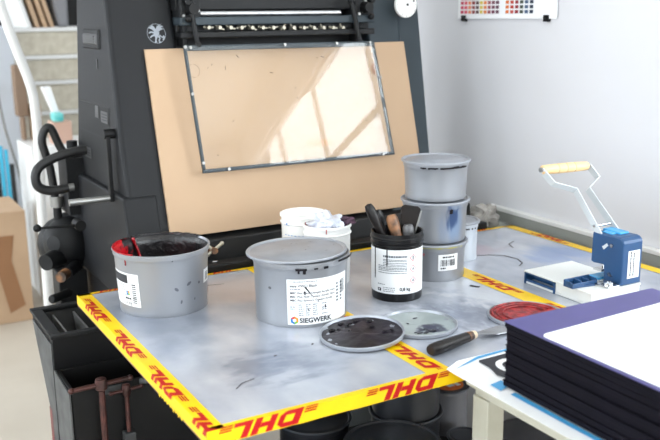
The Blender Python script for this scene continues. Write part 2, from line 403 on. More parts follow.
def dhl_geo(fold, umin=-9, umax=9):
    """letters with three stripes on either side: u along the tape, v up the letters (unit height)"""
    polys = []
    sh = 0.42
    def P(pts, ox): polys.append([(x + ox + sh * y, y) for x, y in pts])
    P([(0, 0), (.40, 0), (.40, 1), (0, 1)], 0); P([(.40, 0), (.9, 0), (.9, .28), (.40, .28)], 0); P([(.40, .72), (.9, .72), (.9, 1), (.40, 1)], 0)
    P([(.86, 0), (1.22, .25), (1.2, .75), (.9, 1)], 0)
    P([(0, 0), (.36, 0), (.36, 1), (0, 1)], 1.36); P([(.36, .36), (.78, .36), (.78, .64), (.36, .64)], 1.36); P([(.78, 0), (1.14, 0), (1.14, 1), (.78, 1)], 1.36)
    P([(0, 0), (.36, 0), (.36, 1), (0, 1)], 2.64); P([(.36, 0), (.95, 0), (.95, .27), (.36, .27)], 2.64)
    for k in range(3):
        y = 0.02 + k * 0.15
        P([(-.75, y), (-.1, y), (-.1, y + .09), (-.75, y + .09)], 0); P([(0.02, y), (.62, y), (.62, y + .09), (0.02, y + .09)], 3.66)
    bm = bmesh.new()
    for p in polys: bm.faces.new([bm.verts.new((x - 1.95, y, 0)) for x, y in p])
    for u_, s_ in ((umin, -1), (umax, 1)):
        if abs(u_) < 3: bmesh.ops.bisect_plane(bm, geom=bm.verts[:] + bm.edges[:] + bm.faces[:], plane_co=(u_, 0, 0), plane_no=(s_, 0, 0), clear_outer=True)
    if fold is not None and 0 < fold < 1.1:
        bmesh.ops.bisect_plane(bm, geom=bm.verts[:] + bm.edges[:] + bm.faces[:], plane_co=(0, fold, 0), plane_no=(0, 1, 0))
    bm.verts.index_update()
    g = ([v.co.copy() for v in bm.verts], [tuple(v.index for v in f.verts) for f in bm.faces]); bm.free()
    return g
def tape(start, along, out, length, wtop, side, centres, s0=0.011, h=0.027, wob=0.0):
    """tape on top (width wtop measured from the inner edge outwards), wrapped over the table edge when side > 0"""
    start = V(start); along = V(along); out = V(out); sg = 1 if along.cross(out).z > 0 else -1
    e = 0.0006
    def f(t, s, eps=e):
        if side and s > wtop: return start + along * t + out * (wtop + eps) + V((0, 0, eps - (s - wtop)))
        return start + along * t + out * (min(s, wtop + eps)) + V((0, 0, eps))
    mb = MB(); n = max(2, int(length / 0.02))
    prev = None
    for i in range(n + 1):
        t = length * i / n; j = wob * random.uniform(-1, 1)
        row = [mb.bm.verts.new(f(t, 0.0 + j)), mb.bm.verts.new(f(t, wtop))]
        if side: row += [mb.bm.verts.new(f(t, wtop + side + random.uniform(-.0006, .0006)))]
        if prev:
            for k in range(len(row) - 1): mb.bm.faces.new((prev[k], prev[k + 1], row[k + 1], row[k]))
        prev = row
    tp = mb.build('parcel_tape', M_tape, tb, world=True)
    for cc in centres:
        a_, b_ = -cc / (h * TW), (length - cc) / (h * TW)
        g = dhl_geo((wtop - s0) / h if side else None, *((a_, b_) if sg > 0 else (-b_, -a_)))
        mb = MB(); put(mb, g, lambda u, v, cc=cc: f(cc + sg * u * h * TW, s0 + v * h, 0.0011))
        bmw = mb.build('red_lettering', M_red, tp); bmw.data.transform(Matrix.Translation(-parent_world(tb)))
    return tp
TW = 1.25
# near edge: outwards is -Y, letters read upside down from here
tape((0.0, 0.013, TZ), (1, 0, 0), (0, -1, 0), 0.62, 0.013, 0.0245, [0.100, 0.357, 0.56], s0=0.0105, h=0.0262, wob=.0003)
tape((0.029, 0.0, TZ), (0, 1, 0), (-1, 0, 0), 0.762, 0.029, 0.021, [0.010, 0.205, 0.415, 0.640], s0=0.0115, h=0.027, wob=.0003)
tape((0.0, 0.749, TZ), (1, 0, 0), (0, 1, 0), 1.238, 0.013, 0.0, [0.075, 0.345, 0.60, 0.85, 1.12], s0=0.0, h=0.012)
tape((0.4515, 0.013, TZ), (0, 1, 0), (-1, 0, 0), 0.74, 0.048, 0.0, [0.068, 0.325, 0.57], s0=0.011, h=0.026)
tape((0.8540, 0.004, TZ), (0, 1, 0), (-1, 0, 0), 0.75, 0.048, 0.0, [0.10, 0.345, 0.60], s0=0.011, h=0.026)
tape((1.2080, 0.0, TZ), (0, 1, 0), (1, 0, 0), 0.762, 0.030, 0.0, [0.10, 0.345, 0.585], s0=0.006, h=0.022)
# ragged tape end by the corner
b = MB(); random.seed(3)
for k in range(9):
    y = 0.10 + k * 0.013; b.face([(-0.0012, y, 0.7805), (-0.0012, y + 0.012, 0.7805), (-0.0015, y + 0.006 + random.uniform(-.003, .003), 0.7805 - random.uniform(.003, .008))])
b.build('tape_flap', M_tape, tb, world=True)
# ink marks on the sheet
def mark(pts, r):
    b = MB()
    n = len(pts)
    for (a, c), k in zip(zip(pts, pts[1:]), range(n)):
        a = V((a[0], a[1], TZ)); c = V((c[0], c[1], TZ)); s = (c - a).normalized().cross(V((0, 0, 1))) * r * (0.5 + 0.5 * math.sin(PI * (k + 1) / n)); e = V((0, 0, 0.0004))
        b.face([a - s + e, c - s + e, c + s + e, a + s + e])
    b.build('ink_mark', M_inkblack, tb, world=True)
mark([(0.930, 0.560), (0.975, 0.545), (1.005, 0.520), (1.013, 0.478), (0.999, 0.444), (0.975, 0.428)], 0.0022)
mark([(0.776, 0.366), (0.781, 0.356), (0.788, 0.346)], 0.006)
mark([(1.075, 0.565), (1.09, 0.60), (1.12, 0.615)], 0.0016)
mark([(0.35, 0.53), (0.362, 0.527), (0.375, 0.53)], 0.0016); mark([(0.366, 0.515), (0.378, 0.516)], 0.003)
mark([(0.10, 0.12), (0.118, 0.137), (0.143, 0.143)], 0.0012)
mark([(0.25, 0.685), (0.28, 0.675), (0.31, 0.668)], 0.0012); mark([(0.30, 0.23), (0.306, 0.236)], 0.002); mark([(0.215, 0.215), (0.222, 0.219)], 0.002)

# ------------------------------------------------------------------ printing press behind the table
LEAN = math.tan(rad(15))
YF = lambda z: 0.872 + (z - 0.86) * LEAN
pr = thing('printing_press', 'dark grey cast-iron printing press standing behind the table', 'printing press', (0.6, 1.1, 0))
def kids(o, mb, name, m, **k): return mb.build(name, m, o, world=True, **k)
def leftX(z): return 0.168 + max(0, z - 1.10) * 0.035
YB = lambda z: 1.487 - (z - .65) * .33 if z < 1.12 else 1.332 - (z - 1.12) * .09
zs = (0, 0.5, 0.8, 0.98, 1.1, 1.25, 1.45, 1.85)
b = MB()
b.loft([[(leftX(z), YF(z), z), (0.345, YF(z), z), (0.345, YB(z), z), (leftX(z), YB(z), z)] if z > 0.5 else
        [(leftX(z), 0.812, z), (0.345, 0.812, z), (0.345, 1.5, z), (leftX(z), 1.47, z)] for z in zs])
kids(pr, b, 'left_frame', M_iron, bevel=0.012, seg=3)
b = MB()
b.loft([[(0.906, YF(z), z), (1.012, YF(z), z), (1.012, 1.35, z), (0.906, 1.35, z)] for z in (0, 0.5, 0.9, 1.85)])
kids(pr, b, 'right_frame', M_ironb, bevel=0.006, seg=3)
rX = lambda z: 1.064 + (z - 1.011) * 0.072
b = MB()
b.loft([[(1.008, YF(z) + 0.012, z), (rX(z), YF(z) + 0.012, z), (rX(z), YF(z) + .10, z), (1.008, YF(z) + .10, z)] for z in (0.3, 0.996, 1.384, 1.85)])
kids(pr, b, 'right_flank', M_ironb, bevel=0.01, seg=3)
b = MB(); b.loft([[(.156, YF(z) - .004, z), (0.240, YF(z) - .004, z), (0.240, 1.40, z), (.150, 1.46 - (z - .5) * .27, z)] for z in (.702, .975)])
kids(pr, b, 'lower_housing', M_iron, bevel=0.006)
b = MB(); b.loft([[(0.33, YF(z) + 0.035, z), (1.0, YF(z) + 0.035, z), (1.0, YF(z) + .1, z), (0.33, YF(z) + .1, z)] for z in (0.5, 0.84, 1.85)])
kids(pr, b, 'back_panel', M_pit)
# bed with black front rail behind the table edge
b = MB(); b.box((0.23, 0.806, 0.60), (1.16, 0.86, 0.795)); b.box((0.25, 0.772, 0.755), (1.16, 0.812, 0.8165)); kids(pr, b, 'bed_rail', M_irond, bevel=0.004)
b = MB(); b.loft([[(0.20, y, z) for y, z in ((0.845, 0.79), (0.905, 0.79), (0.905, 0.868), (0.852, 0.856))], [(1.16, y, z) for y, z in ((0.845, 0.79), (0.905, 0.79), (0.905, 0.868), (0.852, 0.856))]])
kids(pr, b, 'bed', M_pit, bevel=0.003)
# rails above the board
def rail(z0, z1, y, dpt, name, m, x0=0.345, x1=0.905, bev=0.003):
    q = MB(); q.box((x0, y, z0), (x1, y + dpt, z1)); return kids(pr, q, name, m, bevel=bev)
rail(1.372, 1.392, 0.965, 0.06, 'upper_rail', M_ironb)
rail(1.341, 1.356, 0.965, 0.05, 'lower_rail', M_irond)
rail(1.355, 1.373, 0.998, 0.03, 'nut_slot', M_pit)
rail(1.408, 1.45, 0.995, 0.05, 'top_beam', M_irond)
b = MB(); b.cyl((0.40, 0.975, 1.400), (0.80, 0.975, 1.399), 0.0062, n=20); kids(pr, b, 'polished_bar', M_steel, smooth=True)
# wing nuts
for i in range(14):
    x = 0.423 + i * 0.0298; z = 1.3665 - i * 0.0006; a = random.uniform(-1.0, 1.0) if i % 3 else random.uniform(-.2, .3)
    q = MB(); q.cyl((x, 0.998, z), (x, 0.974, z), 0.0058, 0.0048, n=14)
    R = Matrix.Rotation(a, 3, 'Y')
    for s in (-1, 1):
        p = [V((s * 0.004, 0, -0.0022)), V((s * 0.0135, -0.004, -0.001)), V((s * 0.0135, -0.004, 0.003)), V((s * 0.004, 0, 0.0022))]
        pts = [V((x, 0.982, z)) + R @ k for k in p]; q.prism(pts, (0, 0.0028, 0))
    kids(pr, q, 'wing_nut', M_brass, bevel=0.0004)
# side brackets with knobs
for x0, x1, sx in ((0.347, 0.402, 1), (0.845, 0.905, -1)):
    q = MB(); q.box((x0, 0.97, 1.385), (x1, 1.03, 1.47)); q.box((x0 + .006, 0.975, 1.32), (x0 + 0.02, 1.02, 1.40)); kids(pr, q, 'bracket', M_irond, bevel=0.005)
    xc = (x0 + x1) / 2
    q = MB(); q.cyl((xc, 0.972, 1.412), (xc, 0.945, 1.412), 0.016, 0.013, n=20); q.ball((xc - 0.012 * sx, 0.955, 1.388), 0.009); q.cyl((xc - 0.014 * sx, .97, 1.43), (xc - 0.014 * sx, .95, 1.43), .007)
    kids(pr, q, 'bracket_knob', M_black, smooth=True)
    q = MB()
    for dx, dz in ((-.02, .0), (.018, .012), (.0, .035)): q.cyl((xc + dx, .971, 1.395 + dz), (xc + dx, .964, 1.395 + dz), .004, n=6)
    kids(pr, q, 'bolt', M_rod)
# glass guard: frame, arms, pane
GT = dict(TL=V((0.342, 0.948, 1.325)), TR=V((0.888, 0.946, 1.322)), BL=V((0.353, 0.880, 1.019)), BR=V((0.914, 0.880, 1.017)))
gn = (GT['TR'] - GT['TL']).cross(GT['BL'] - GT['TL']).normalized(); gn = gn if gn.y < 0 else -gn
gf = None
def gp(u, v, off=0):
    return (GT['BL'] * (1 - u) + GT['BR'] * u) * (1 - v) + (GT['TL'] * (1 - u) + GT['TR'] * u) * v + gn * off
b = MB()
def gbar(u0, v0, u1, v1, o0=-.004, o1=.004):
    b.loft([[gp(u0, v0, o0), gp(u1, v0, o0), gp(u1, v1, o0), gp(u0, v1, o0)], [gp(u0, v0, o1), gp(u1, v0, o1), gp(u1, v1, o1), gp(u0, v1, o1)]])
wu, wv = 0.0145, 0.030
gbar(0, 1 - 0.042, 1, 1); gbar(0, 0, 1, wv); gbar(0, wv, wu, 1 - .042); gbar(1 - wu, wv, 1, 1 - .042)
gf = kids(pr, b, 'glass_guard', M_ironb, bevel=0.0015)
b = MB(); b.face([gp(wu * .5, wv * .5, .0045), gp(1 - wu * .5, wv * .5, .0045), gp(1 - wu * .5, .985, .0045), gp(wu * .5, .985, .0045)])
o = b.build('glass_pane', M_glass, gf); o.data.transform(Matrix.Translation(-parent_world(pr)))
b = MB()
for u, v in ((.03, .98), (.5, .985), (.78, .985), (.97, .985), (.994, .68), (.006, .62), (.006, .985), (.12, .014), (.93, .014), (.006, .08)):
    b.cyl(gp(u, v, .004), gp(u, v, .0085), .0038, n=12)
o = b.build('screw', M_rod, gf); o.data.transform(Matrix.Translation(-parent_world(pr)))
b = MB()
for i in range(26):
    u, v = random.uniform(.06, .94), random.uniform(.08, .93); L, a = random.choice([(.004, .4), (.007, -.3), (.003, .9), (.010, 1.0)]), random.uniform(0, 3)
    p = gp(u, v, .0048); du = (GT['TR'] - GT['TL']).normalized(); dv = (GT['TL'] - GT['BL']).normalized()
    d1 = du * math.cos(a) + dv * math.sin(a); d2 = d1.cross(gn) * .0007; d1 = d1 * L[0] * .5
    b.face([p - d1 - d2, p + d1 - d2, p + d1 + d2, p - d1 + d2])
o = b.build('ink_speck', M_inkblack, gf); o.data.transform(Matrix.Translation(-parent_world(pr)))
for a_, c_ in (((0.368, 0.958, 1.425), (0.382, 0.950, 1.325)), ((0.826, 0.958, 1.43), (0.846, 0.950, 1.325))):
    q = MB(); q.cyl(a_, c_, 0.0065, n=14); q.ball(c_, 0.009); q.ball(a_, .010); kids(pr, q, 'hinge_arm', M_irond, smooth=True)
# hand wheel disc, white with rings
q = MB(); q.lathe([(0.003, 0), (0.0345, 0), (0.0355, 0.003), (0.0355, 0.009), (0.034, 0.0115), (0.026, 0.0118), (0.0255, 0.0105), (0.0245, 0.0105), (0.024, 0.0118), (0.012, 0.012), (.0115, .0155), (0.003, 0.0155)], (1.015, 0.985, 1.418), 48, (0, -1, 0))
q.cyl((1.015, 1.02, 1.418), (1.015, .985, 1.418), .01)
dw = kids(pr, q, 'dial_wheel', M_plastw, smooth=True)
q = MB(); q.cyl((1.015, .971, 1.418), (1.015, .968, 1.418), .0035); q.cyl((1.038, .975, 1.428), (1.038, .9725, 1.428), .003)
for k in range(12):
    a = k * PI / 6; q.box((1.015 + .0295 * math.cos(a) - .0005, .9728, 1.418 + .0295 * math.sin(a) - .002), (1.015 + .0295 * math.cos(a) + .0005, .9733, 1.418 + .0295 * math.sin(a) + .002))
o = q.build('dial_mark', M_black, dw); o.data.transform(Matrix.Translation(-parent_world(pr)))
# crease badge, griffin emblem, labels and access panel on the frame
lx = lambda y, z: leftX(z) - 0.001
def onleft(y, z, off=0.0): return V((leftX(z) - off, y, z))
b = MB()
b.loft([[onleft(y, z, .0) for y, z in ((1.225, 1.316), (1.075, 1.316), (1.075, 1.366), (1.225, 1.366))], [onleft(y, z, .006) for y, z in ((1.220, 1.319), (1.08, 1.319), (1.08, 1.363), (1.220, 1.363))]])
bd = kids(pr, b, 'badge', M_irond, bevel=.002)
b = MB()
b.loft([[onleft(y, z, .006) for y, z in ((1.212, 1.328), (1.088, 1.328), (1.088, 1.354), (1.212, 1.354))], [onleft(y, z, .009) for y, z in ((1.208, 1.331), (1.092, 1.331), (1.092, 1.351), (1.208, 1.351))]])
for k in range(3): b.box((leftX(1.34) - .0115, 1.10, 1.3345 + k * .006), (leftX(1.34) - .008, 1.20, 1.3355 + k * .007))
o = b.build('badge_plate', M_badge, bd); o.data.transform(Matrix.Translation(-parent_world(pr)))
def lpanel(y0, y1, z0, z1, o0, o1, mb):
    mb.loft([[onleft(y, z, o0) for y, z in ((y1, z0), (y0, z0), (y0, z1), (y1, z1))], [onleft(y, z, o1) for y, z in ((y1, z0), (y0, z0), (y0, z1), (y1, z1))]])
b = MB(); lpanel(1.010, 1.310, .985, 1.182, -.001, .0006, b); kids(pr, b, 'panel_groove', M_pit, bevel=0)
b = MB(); lpanel(1.015, 1.305, .980, 1.177, -.001, .0016, b); kids(pr, b, 'access_panel', M_irond, bevel=.001)
b = MB(); lpanel(1.105, 1.135, 1.145, 1.176, .0, .004, b); kids(pr, b, 'panel_latch', M_badge, bevel=.002)
for y0, y1, z0, z1 in ((1.025, 1.085, 1.138, 1.166), (1.20, 1.265, 1.028, 1.056)):
    b = MB(); lpanel(y0, y1, z0, z1, .001, .0026, b); lb = kids(pr, b, 'plate_label', M_badge)
    b = MB()
    for k in range(3): lpanel(y0 + .008, y1 - .008, z0 + .006 + k * .007, z0 + .0085 + k * .007, .002, .0032, b)
    o = b.build('label_print', M_print, lb); o.data.transform(Matrix.Translation(-parent_world(pr)))
b = MB(); b.box((leftX(1.28) - .002, 1.105, 1.268), (leftX(1.28) + .002, 1.112, 1.292)); kids(pr, b, 'maker_mark', M_badge)
def onfront(x, z, off=0.0): return V((x, YF(z) - off / math.cos(rad(15)), z))
ec = (0.296, 1.354)
ring = []
b = MB()
for k in range(40):
    a0, a1 = 2 * PI * k / 40, 2 * PI * (k + 1) / 40
    b.face([onfront(ec[0] + r * math.cos(a), ec[1] + r * math.sin(a), .0006) for r, a in ((.0235, a0), (.0235, a1), (.0225, a1), (.0225, a0))])
grif = [  # rearing griffin facing left: body, head, wing, legs, tail
    [(-.004, -.010), (.004, -.008), (.008, .002), (.002, .010), (-.006, .008), (-.007, -.002)],
    [(-.006, .006), (.000, .009), (-.004, .017), (-.009, .020), (-.014, .016), (-.0185, .014), (-.014, .0115), (-.010, .010)],
    [(.001, .002), (.006, .004), (.012, .008), (.019, .010), (.013, .014), (.021, .018), (.010, .018), (.016, .0235), (.004, .018), (-.001, .010)],
    [(-.006, .004), (-.014, .006), (-.020, .002), (-.019, .000), (-.013, .002), (-.006, .000)],
    [(-.006, -.001), (-.013, -.004), (-.018, -.009), (-.016, -.0105), (-.011, -.007), (-.004, -.005)],
    [(-.004, -.008), (.002, -.009), (-.002, -.015), (-.001, -.0215), (-.007, -.0215), (-.005, -.015)],
    [(.003, -.008), (.008, -.004), (.009, -.012), (.006, -.017), (.010, -.0225), (.004, -.0225), (.003, -.016), (.006, -.012)],
    [(.007, -.002), (.014, -.008), (.018, -.004), (.021, -.009), (.016, -.016), (.013, -.015), (.017, -.010), (.0135, -.011), (.008, -.006)]]
for p in grif: b.face([onfront(ec[0] + x, ec[1] + z, .0007) for x, z in p])
kids(pr, b, 'griffin_emblem', M_emblem)
# crank lever with a bright handle bar
q = MB(); q.box((0.146, 0.970, 0.955), (0.156, 0.990, 1.128)); q.cyl((0.170, 0.98, 1.120), (0.142, 0.98, 1.120), 0.012, n=20)
kids(pr, q, 'crank_arm', M_black, bevel=.002)
q = MB(); q.cyl((0.150, 0.978, 0.963), (0.048, 0.978, 0.963), 0.0075, 0.0085, n=18); kids(pr, q, 'crank_handle', M_rod, smooth=True)
# round gear housing on the left flank, boss, ball lever
q = MB()
q.lathe([(.004, .078), (.022, .076), (.028, .070), (.046, .062), (.060, .044), (.070, .020), (.072, .004), (.082, .002), (.082, -.012), (.074, -.014), (.074, -.10), (.07, -.11)], (0.128, 1.36, 0.775), 40, (-.75, -.65, 0.12))
q.ball((0.125, 1.40, 0.76), .080)
kids(pr, q, 'gear_housing', M_irond, smooth=True)
q = MB(); q.cyl((0.10, 1.33, .745), (0.040, 1.28, .742), .026, .023); q.cyl((0.125, 1.30, .715), (0.085, 1.24, .715), .017); kids(pr, q, 'housing_boss', M_irond, smooth=True)
q = MB(); q.cyl((0.090, 1.25, .715), (0.062, 1.21, .715), .0145); kids(pr, q, 'brass_fitting', M_wood, smooth=True)
q = MB(); q.cyl((0.098, 1.1, .877), (0.002, 1.1, .882), .0042, .003); q.ball((-0.008, 1.1, .8825), .010); q.cyl((0.098, 1.13, .877), (0.098, 1.09, .877), .014)
kids(pr, q, 'ball_lever', M_black, smooth=True)
q = MB(); q.box((0.075, 1.30, .40), (0.155, 1.38, .70)); q.cyl((0.03, 1.2, .66), (0.09, 1.24, .66), .012); kids(pr, q, 'housing_foot', M_irond, bevel=.004)
# hoses and the pipe stub
q = MB(); q.tube([(0.19, 1.25, 1.045), (0.136, 1.25, 1.045), (0.069, 1.25, 1.028), (0.032, 1.25, 1.002), (0.031, 1.25, .962), (0.063, 1.25, .945), (0.110, 1.25, .948)], .0125, smooth=1); kids(pr, q, 'hose', M_rub, smooth=True)
q = MB(); q.tube([(0.100, 1.37, .88), (0.092, 1.37, .984), (0.076, 1.37, 1.060), (0.088, 1.37, 1.095), (0.104, 1.37, 1.094), (0.125, 1.37, 1.040), (0.155, 1.36, .99)], .0115); kids(pr, q, 'hose', M_rub, smooth=True)
q = MB(); q.cyl((0.105, 1.25, .948), (0.125, 1.25, .949), .0105); kids(pr, q, 'hose_clamp', M_rod, smooth=True)
q = MB(); q.cyl((0.102, 1.37, .905), (0.102, 1.37, .875), .018); kids(pr, q, 'hose_clamp', M_rod, smooth=True)
q = MB(); q.cyl((0.102, 1.37, .88), (0.102, 1.37, .80), .012); q.box((0.120, 1.30, .86), (0.170, 1.40, 1.02)); q.cyl((0.150, 1.34, 1.02), (0.150, 1.34, 1.062), .015); kids(pr, q, 'pipe_stub', M_irond, bevel=.002)
# wing screw at the bed
q = MB(); q.cyl((0.352, .845, .832), (0.350, .815, .838), .010, .008); kids(pr, q, 'clamp_nut', M_wood, smooth=True)
q = MB(); q.cyl((0.334, .822, .829), (0.372, .822, .853), .0036, .0042, n=10); q.ball((0.372, .822, .853), .0052); q.ball((0.334, .822, .829), .0048); q.cyl((.335, .83, .852), (.349, .826, .838), .004); kids(pr, q, 'clamp_bar', M_brass, smooth=True)
q = MB(); q.ball((0.343, .800, .8165), .005, (1.5, 1, .5)); kids(pr, q, 'rivet', M_steel, smooth=True)

# ------------------------------------------------------------------ brown board leaning on the press
bt = thing('backing_board', 'large tan fibreboard sheet leaning on the press behind the glass', 'board', (0.64, 0.86, 0.868))
b = MB()
def bp(x, z, off): return V((x, YF(z) - off, z))
# board with the oval hand hole near its foot and a round hole
xs0, xs1, z0, z1 = 0.258, 1.014, 0.870, 1.317
hx0, hx1, hz0, hz1 = 0.66, 0.765, 1.052, 1.074
def bq(xa, xb, za, zb):
    b.loft([[bp(xa, za, .001), bp(xb, za, .001), bp(xb, za, .009), bp(xa, za, .009)], [bp(xa, zb, .001), bp(xb, zb, .001), bp(xb, zb, .009), bp(xa, zb, .009)]])
bq(xs0, xs1, z0, z1)
board = b.build('board_sheet', M_mdf, bt, 0.0008, world=True)
b = MB()
pts = []
hw, hh = .041, .0095
for k in range(24):
    a = 2 * PI * k / 24; x = (hw - hh) * (1 if math.cos(a) >= 0 else -1) + hh * math.cos(a); z = hh * math.sin(a); pts.append((0.70 + x, 1.062 + z - x * .03))
b.face([bp(x, z, .0094) for x, z in pts])
b.build('hand_hole', mat('hand_hole_wood', (190, 146, 104), .9), bt, world=True)
b = MB(); b.face([bp(0.905 + .012 * math.cos(a), 1.245 + .016 * math.sin(a), .0094) for a in [2 * PI * k / 24 for k in range(24)]]); b.build('round_hole', mat('hole_wood', (140, 92, 56), .9), bt, world=True)
b = MB()
for k in range(32):
    a0, a1 = 2 * PI * k / 32, 2 * PI * (k + 1) / 32; cx, cz, r = .375, 1.262, .0165
    if k % 9 < 7: b.face([bp(cx + r_ * math.cos(a), cz + r_ * math.sin(a), .0094) for r_, a in ((r, a0), (r, a1), (r - .0009, a1), (r - .0009, a0))])
b.build('ring_scratch', M_wood, bt, world=True)

# ------------------------------------------------------------------ tins
def tin(name, label, cat, loc, rt, rb, h, lid=True, group=None, bodym=None, lidm=None, n=72, rotz=0, rim=.004, lidtilt=None):
    t = thing(name, label, cat, loc, rotz, group)
    bodym = bodym or M_tin; lidm = lidm or M_tinlid
    q = MB()
    prof = [(0.001, 0.0025), (rb - .006, 0.0025), (rb - .004, 0), (rb, 0), (rb + .001, .004)]
    rr = lambda z: rb + (rt - .004 - rb) * z / h
    prof += [(rr(.01), .01), (rr(h * .5), h * .5), (rr(h - .016), h - .016), (rr(h - .016) + .0015, h - .0125), (rt - .002, h - .010), (rt - .002, h - .003), (rt, h - .002), (rt, h), (rt - .003, h + .0008), (rt - .0045, h - .002)]
    if not lid: prof += [(rr(h - .02) - .003, h - .02), (rb - .002, .006), (.001, .006)]
    else: prof += [(.001, h - .002)]
    q.lathe(prof, n=n); q.build('tin_body', bodym, t, smooth=True)
    if lid:
        q = MB(); z = h + .0012
        q.lathe([(.001, z - .001), (rt - .01, z - .001), (rt + .0008, z - .0005), (rt + .0008, z - .0022), (rt + .0024, z - .0022), (rt + .0028, z + .0008), (rt + .0014, z + .0026), (rt - .003, z + .0026), (rt - .0055, z + .0002), (rt * .8, z + .0005), (rt * .78, z + .0015), (.001, z + .0015)], n=n)
        o = q.build('tin_lid', lidm, t, smooth=True)
        if lidtilt: o.rotation_euler = lidtilt[0]; o.location = lidtilt[1]
    t['_r'] = 0; del t['_r']
    return t, rr
def patch(parent, rr, phi, u0, u1, v0, v1, name='label', m=None, eps=.0006, skew=0):
    q = MB(); f = wrap(rr, phi, eps)
    put(q, rect_geo(u0, v0, u1, v1, 14, 3), lambda u, v: f(u, v + skew * u))
    return q.build(name, m or M_label, parent, smooth=True)
def prints(parent, rr, phi, items, skew=0, eps=.0010):
    """items: (material, geo, ox, oy)"""
    by = {}
    for m, g, ox, oy in items: by.setdefault(m.name, (m, []))[1].append((g, ox, oy))
    f = wrap(rr, phi, eps)
    for m, L in by.values():
        q = MB()
        for g, ox, oy in L: put(q, g, lambda u, v: f(u + ox, v + oy + skew * (u + ox)))
        q.build('label_text', m, parent)
def dashes(x0, x1, y, h=.0012, gap=.0012, dens=1.0):
    out = []; x = x0
    while x < x1:
        l = random.uniform(.002, .006); out.append((rect_geo(x, y, min(x + l, x1), y + h * 1.6), 0, 0)); x += l + gap
    return out
def drip(parent, rr, phi, z0, z1, w_, m=None, name='ink_drip'):
    q = MB(); f = wrap(rr, phi, .0012); n = 8
    for k in range(n):
        a, c = z0 + (z1 - z0) * k / n, z0 + (z1 - z0) * (k + 1) / n
        wa = w_ * (1 - .25 * k / n) if k < n - 1 else w_; wc = w_ * (1 - .25 * (k + 1) / n) if k < n - 2 else (w_ * 1.15 if k == n - 2 else w_ * .3)
        q.loft([[f(-wa / 2, a), f(0, a) + (f(0, a) - V((0, 0, f(0, a).z))).normalized() * .0012, f(wa / 2, a)], [f(-wc / 2, c), f(0, c) + (f(0, c) - V((0, 0, f(0, c).z))).normalized() * .0012, f(wc / 2, c)]])
    return q.build(name, m or M_inkblack, parent, smooth=True)
CAMA = lambda x, y: math.atan2(-1.133 - y, -0.427 - x)        # angle that faces the viewer's side of the table

# open tin with crimson and black ink
OX, OY = 0.145, 0.602
t, rr = tin('open_ink_tin', 'open grey ink tin with crimson and black ink on its inside wall', 'ink tin', (OX, OY, TZ), .1015, .0905, .131, lid=False)
q = MB(); H = .131
prof = [(.001, .050), (.05, .049), (.080, .053), (.0895, .064)]
prof += [(rr(z) - .0055, z) for z in (.075, .09, .105, .115, .122)] + [(.0955, .128), (.0965, .1300), (.0965, .1302), (.0965, .130)]
ring = []
random.seed(11)
n = 90
import mathutils.noise as mn
rings = []
for r, z in prof:
    rg = []
    for k in range(n):
        a = 2 * PI * k / n
        nz = mn.noise(V((r * 90 * math.cos(a), r * 90 * math.sin(a), z * 90)))
        inner = 1 if z < .12 else 0.0
        r2 = r - (.0005 + abs(nz) * .004) * inner
        z2 = z + (nz * .006 if z < .06 else 0)
        if z > .12: # ink only on the rear and left arc of the rim
            pass
        rg.append(V((r2 * math.cos(a), r2 * math.sin(a), z2)))
    rings.append(rg)
q.loft(rings[:-3], cap=False)
q.face(rings[0][::-1])
q.build('ink_residue', M_mix, t, smooth=True)
q = MB()   # ink smeared over the rear part of the rim
for k in range(n):
    a = 2 * PI * k / n; a2 = 2 * PI * (k + 1) / n
    deg = math.degrees(a) % 360
    if 15 < deg < 215:
        th = .0012 + .0006 * math.sin(k * 1.7)
        q.loft([[V((r * math.cos(x), r * math.sin(x), z)) for r, z in ((.0950, .122), (.0960, .1322 + th), (.1005, .1322 + th), (.1000, .1312))] for x in (a, a2)], cap=False)
q.build('rim_ink', M_mix, t, smooth=True)
q = MB(); a = rad(112); q.tube([(-.035, .083, .132), (-.028, .080, .11), (-.022, .074, .085), (-.015, .06, .06)], [.003, .004, .0035, .003]); q.build('ink_streak', M_inkred, t, smooth=True)
ph = CAMA(OX, OY)
patch(t, rr, ph - rad(55), -.045, .040, .022, .092, skew=-.02)
its = [(M_print, rect_geo(-.043, .070, .012, .088, 8, 1), 0, 0)]
for k in range(10): its.append((M_print, rect_geo(.022, .030 + k * .0042, .032, .030 + k * .0042 + random.uniform(.0012, .003)), 0, 0))
for y in (.064, .060, .054, .049, .044): its += [(M_printg, g, 0, 0) for g, _, _ in dashes(-.042, .004, y, .0010)]
for k, mm in enumerate((M_printb, M_printn, M_printb, M_printo)):
    its.append((mm, rect_geo(.005 + (k % 2) * .005, .045 + (k // 2) * .005, .0095 + (k % 2) * .005, .0495 + (k // 2) * .005), 0, 0))
its.append((M_print, text_geo('2,5 kg', .010), -.006, .026))
for y in (.038, .036): its += [(M_print, g, 0, 0) for g, _, _ in dashes(.0, .018, y, .0014)]
prints(t, rr, ph - rad(55), its, skew=-.02)
patch(t, rr, ph + rad(67), -.010, .020, .055, .084)
prints(t, rr, ph + rad(67), [(M_print, rect_geo(-.004, .060 + k * .003, .012, .0615 + k * .003), 0, 0) for k in range(6)])
drip(t, rr, ph - rad(48), .122, .108, .005, M_inkred); drip(t, rr, ph + rad(12), .124, .118, .004)
q = MB()
for dx, z, w_, s in ((16, .058, .010, .6), (33, .066, .012, -.5), (50, .062, .006, .2), (22, .030, .006, 1.2), (42, .030, .003, 0)):
    f = wrap(rr, ph + rad(dx), .0008); put(q, poly_geo([(w_ / 2 * math.cos(a) * math.cos(s) - .002 * math.sin(a) * math.sin(s), w_ / 2 * math.cos(a) * -math.sin(s) - .003 * math.sin(a)) for a in [2 * PI * k / 12 for k in range(12)]]), lambda u, v: f(u, v + z))
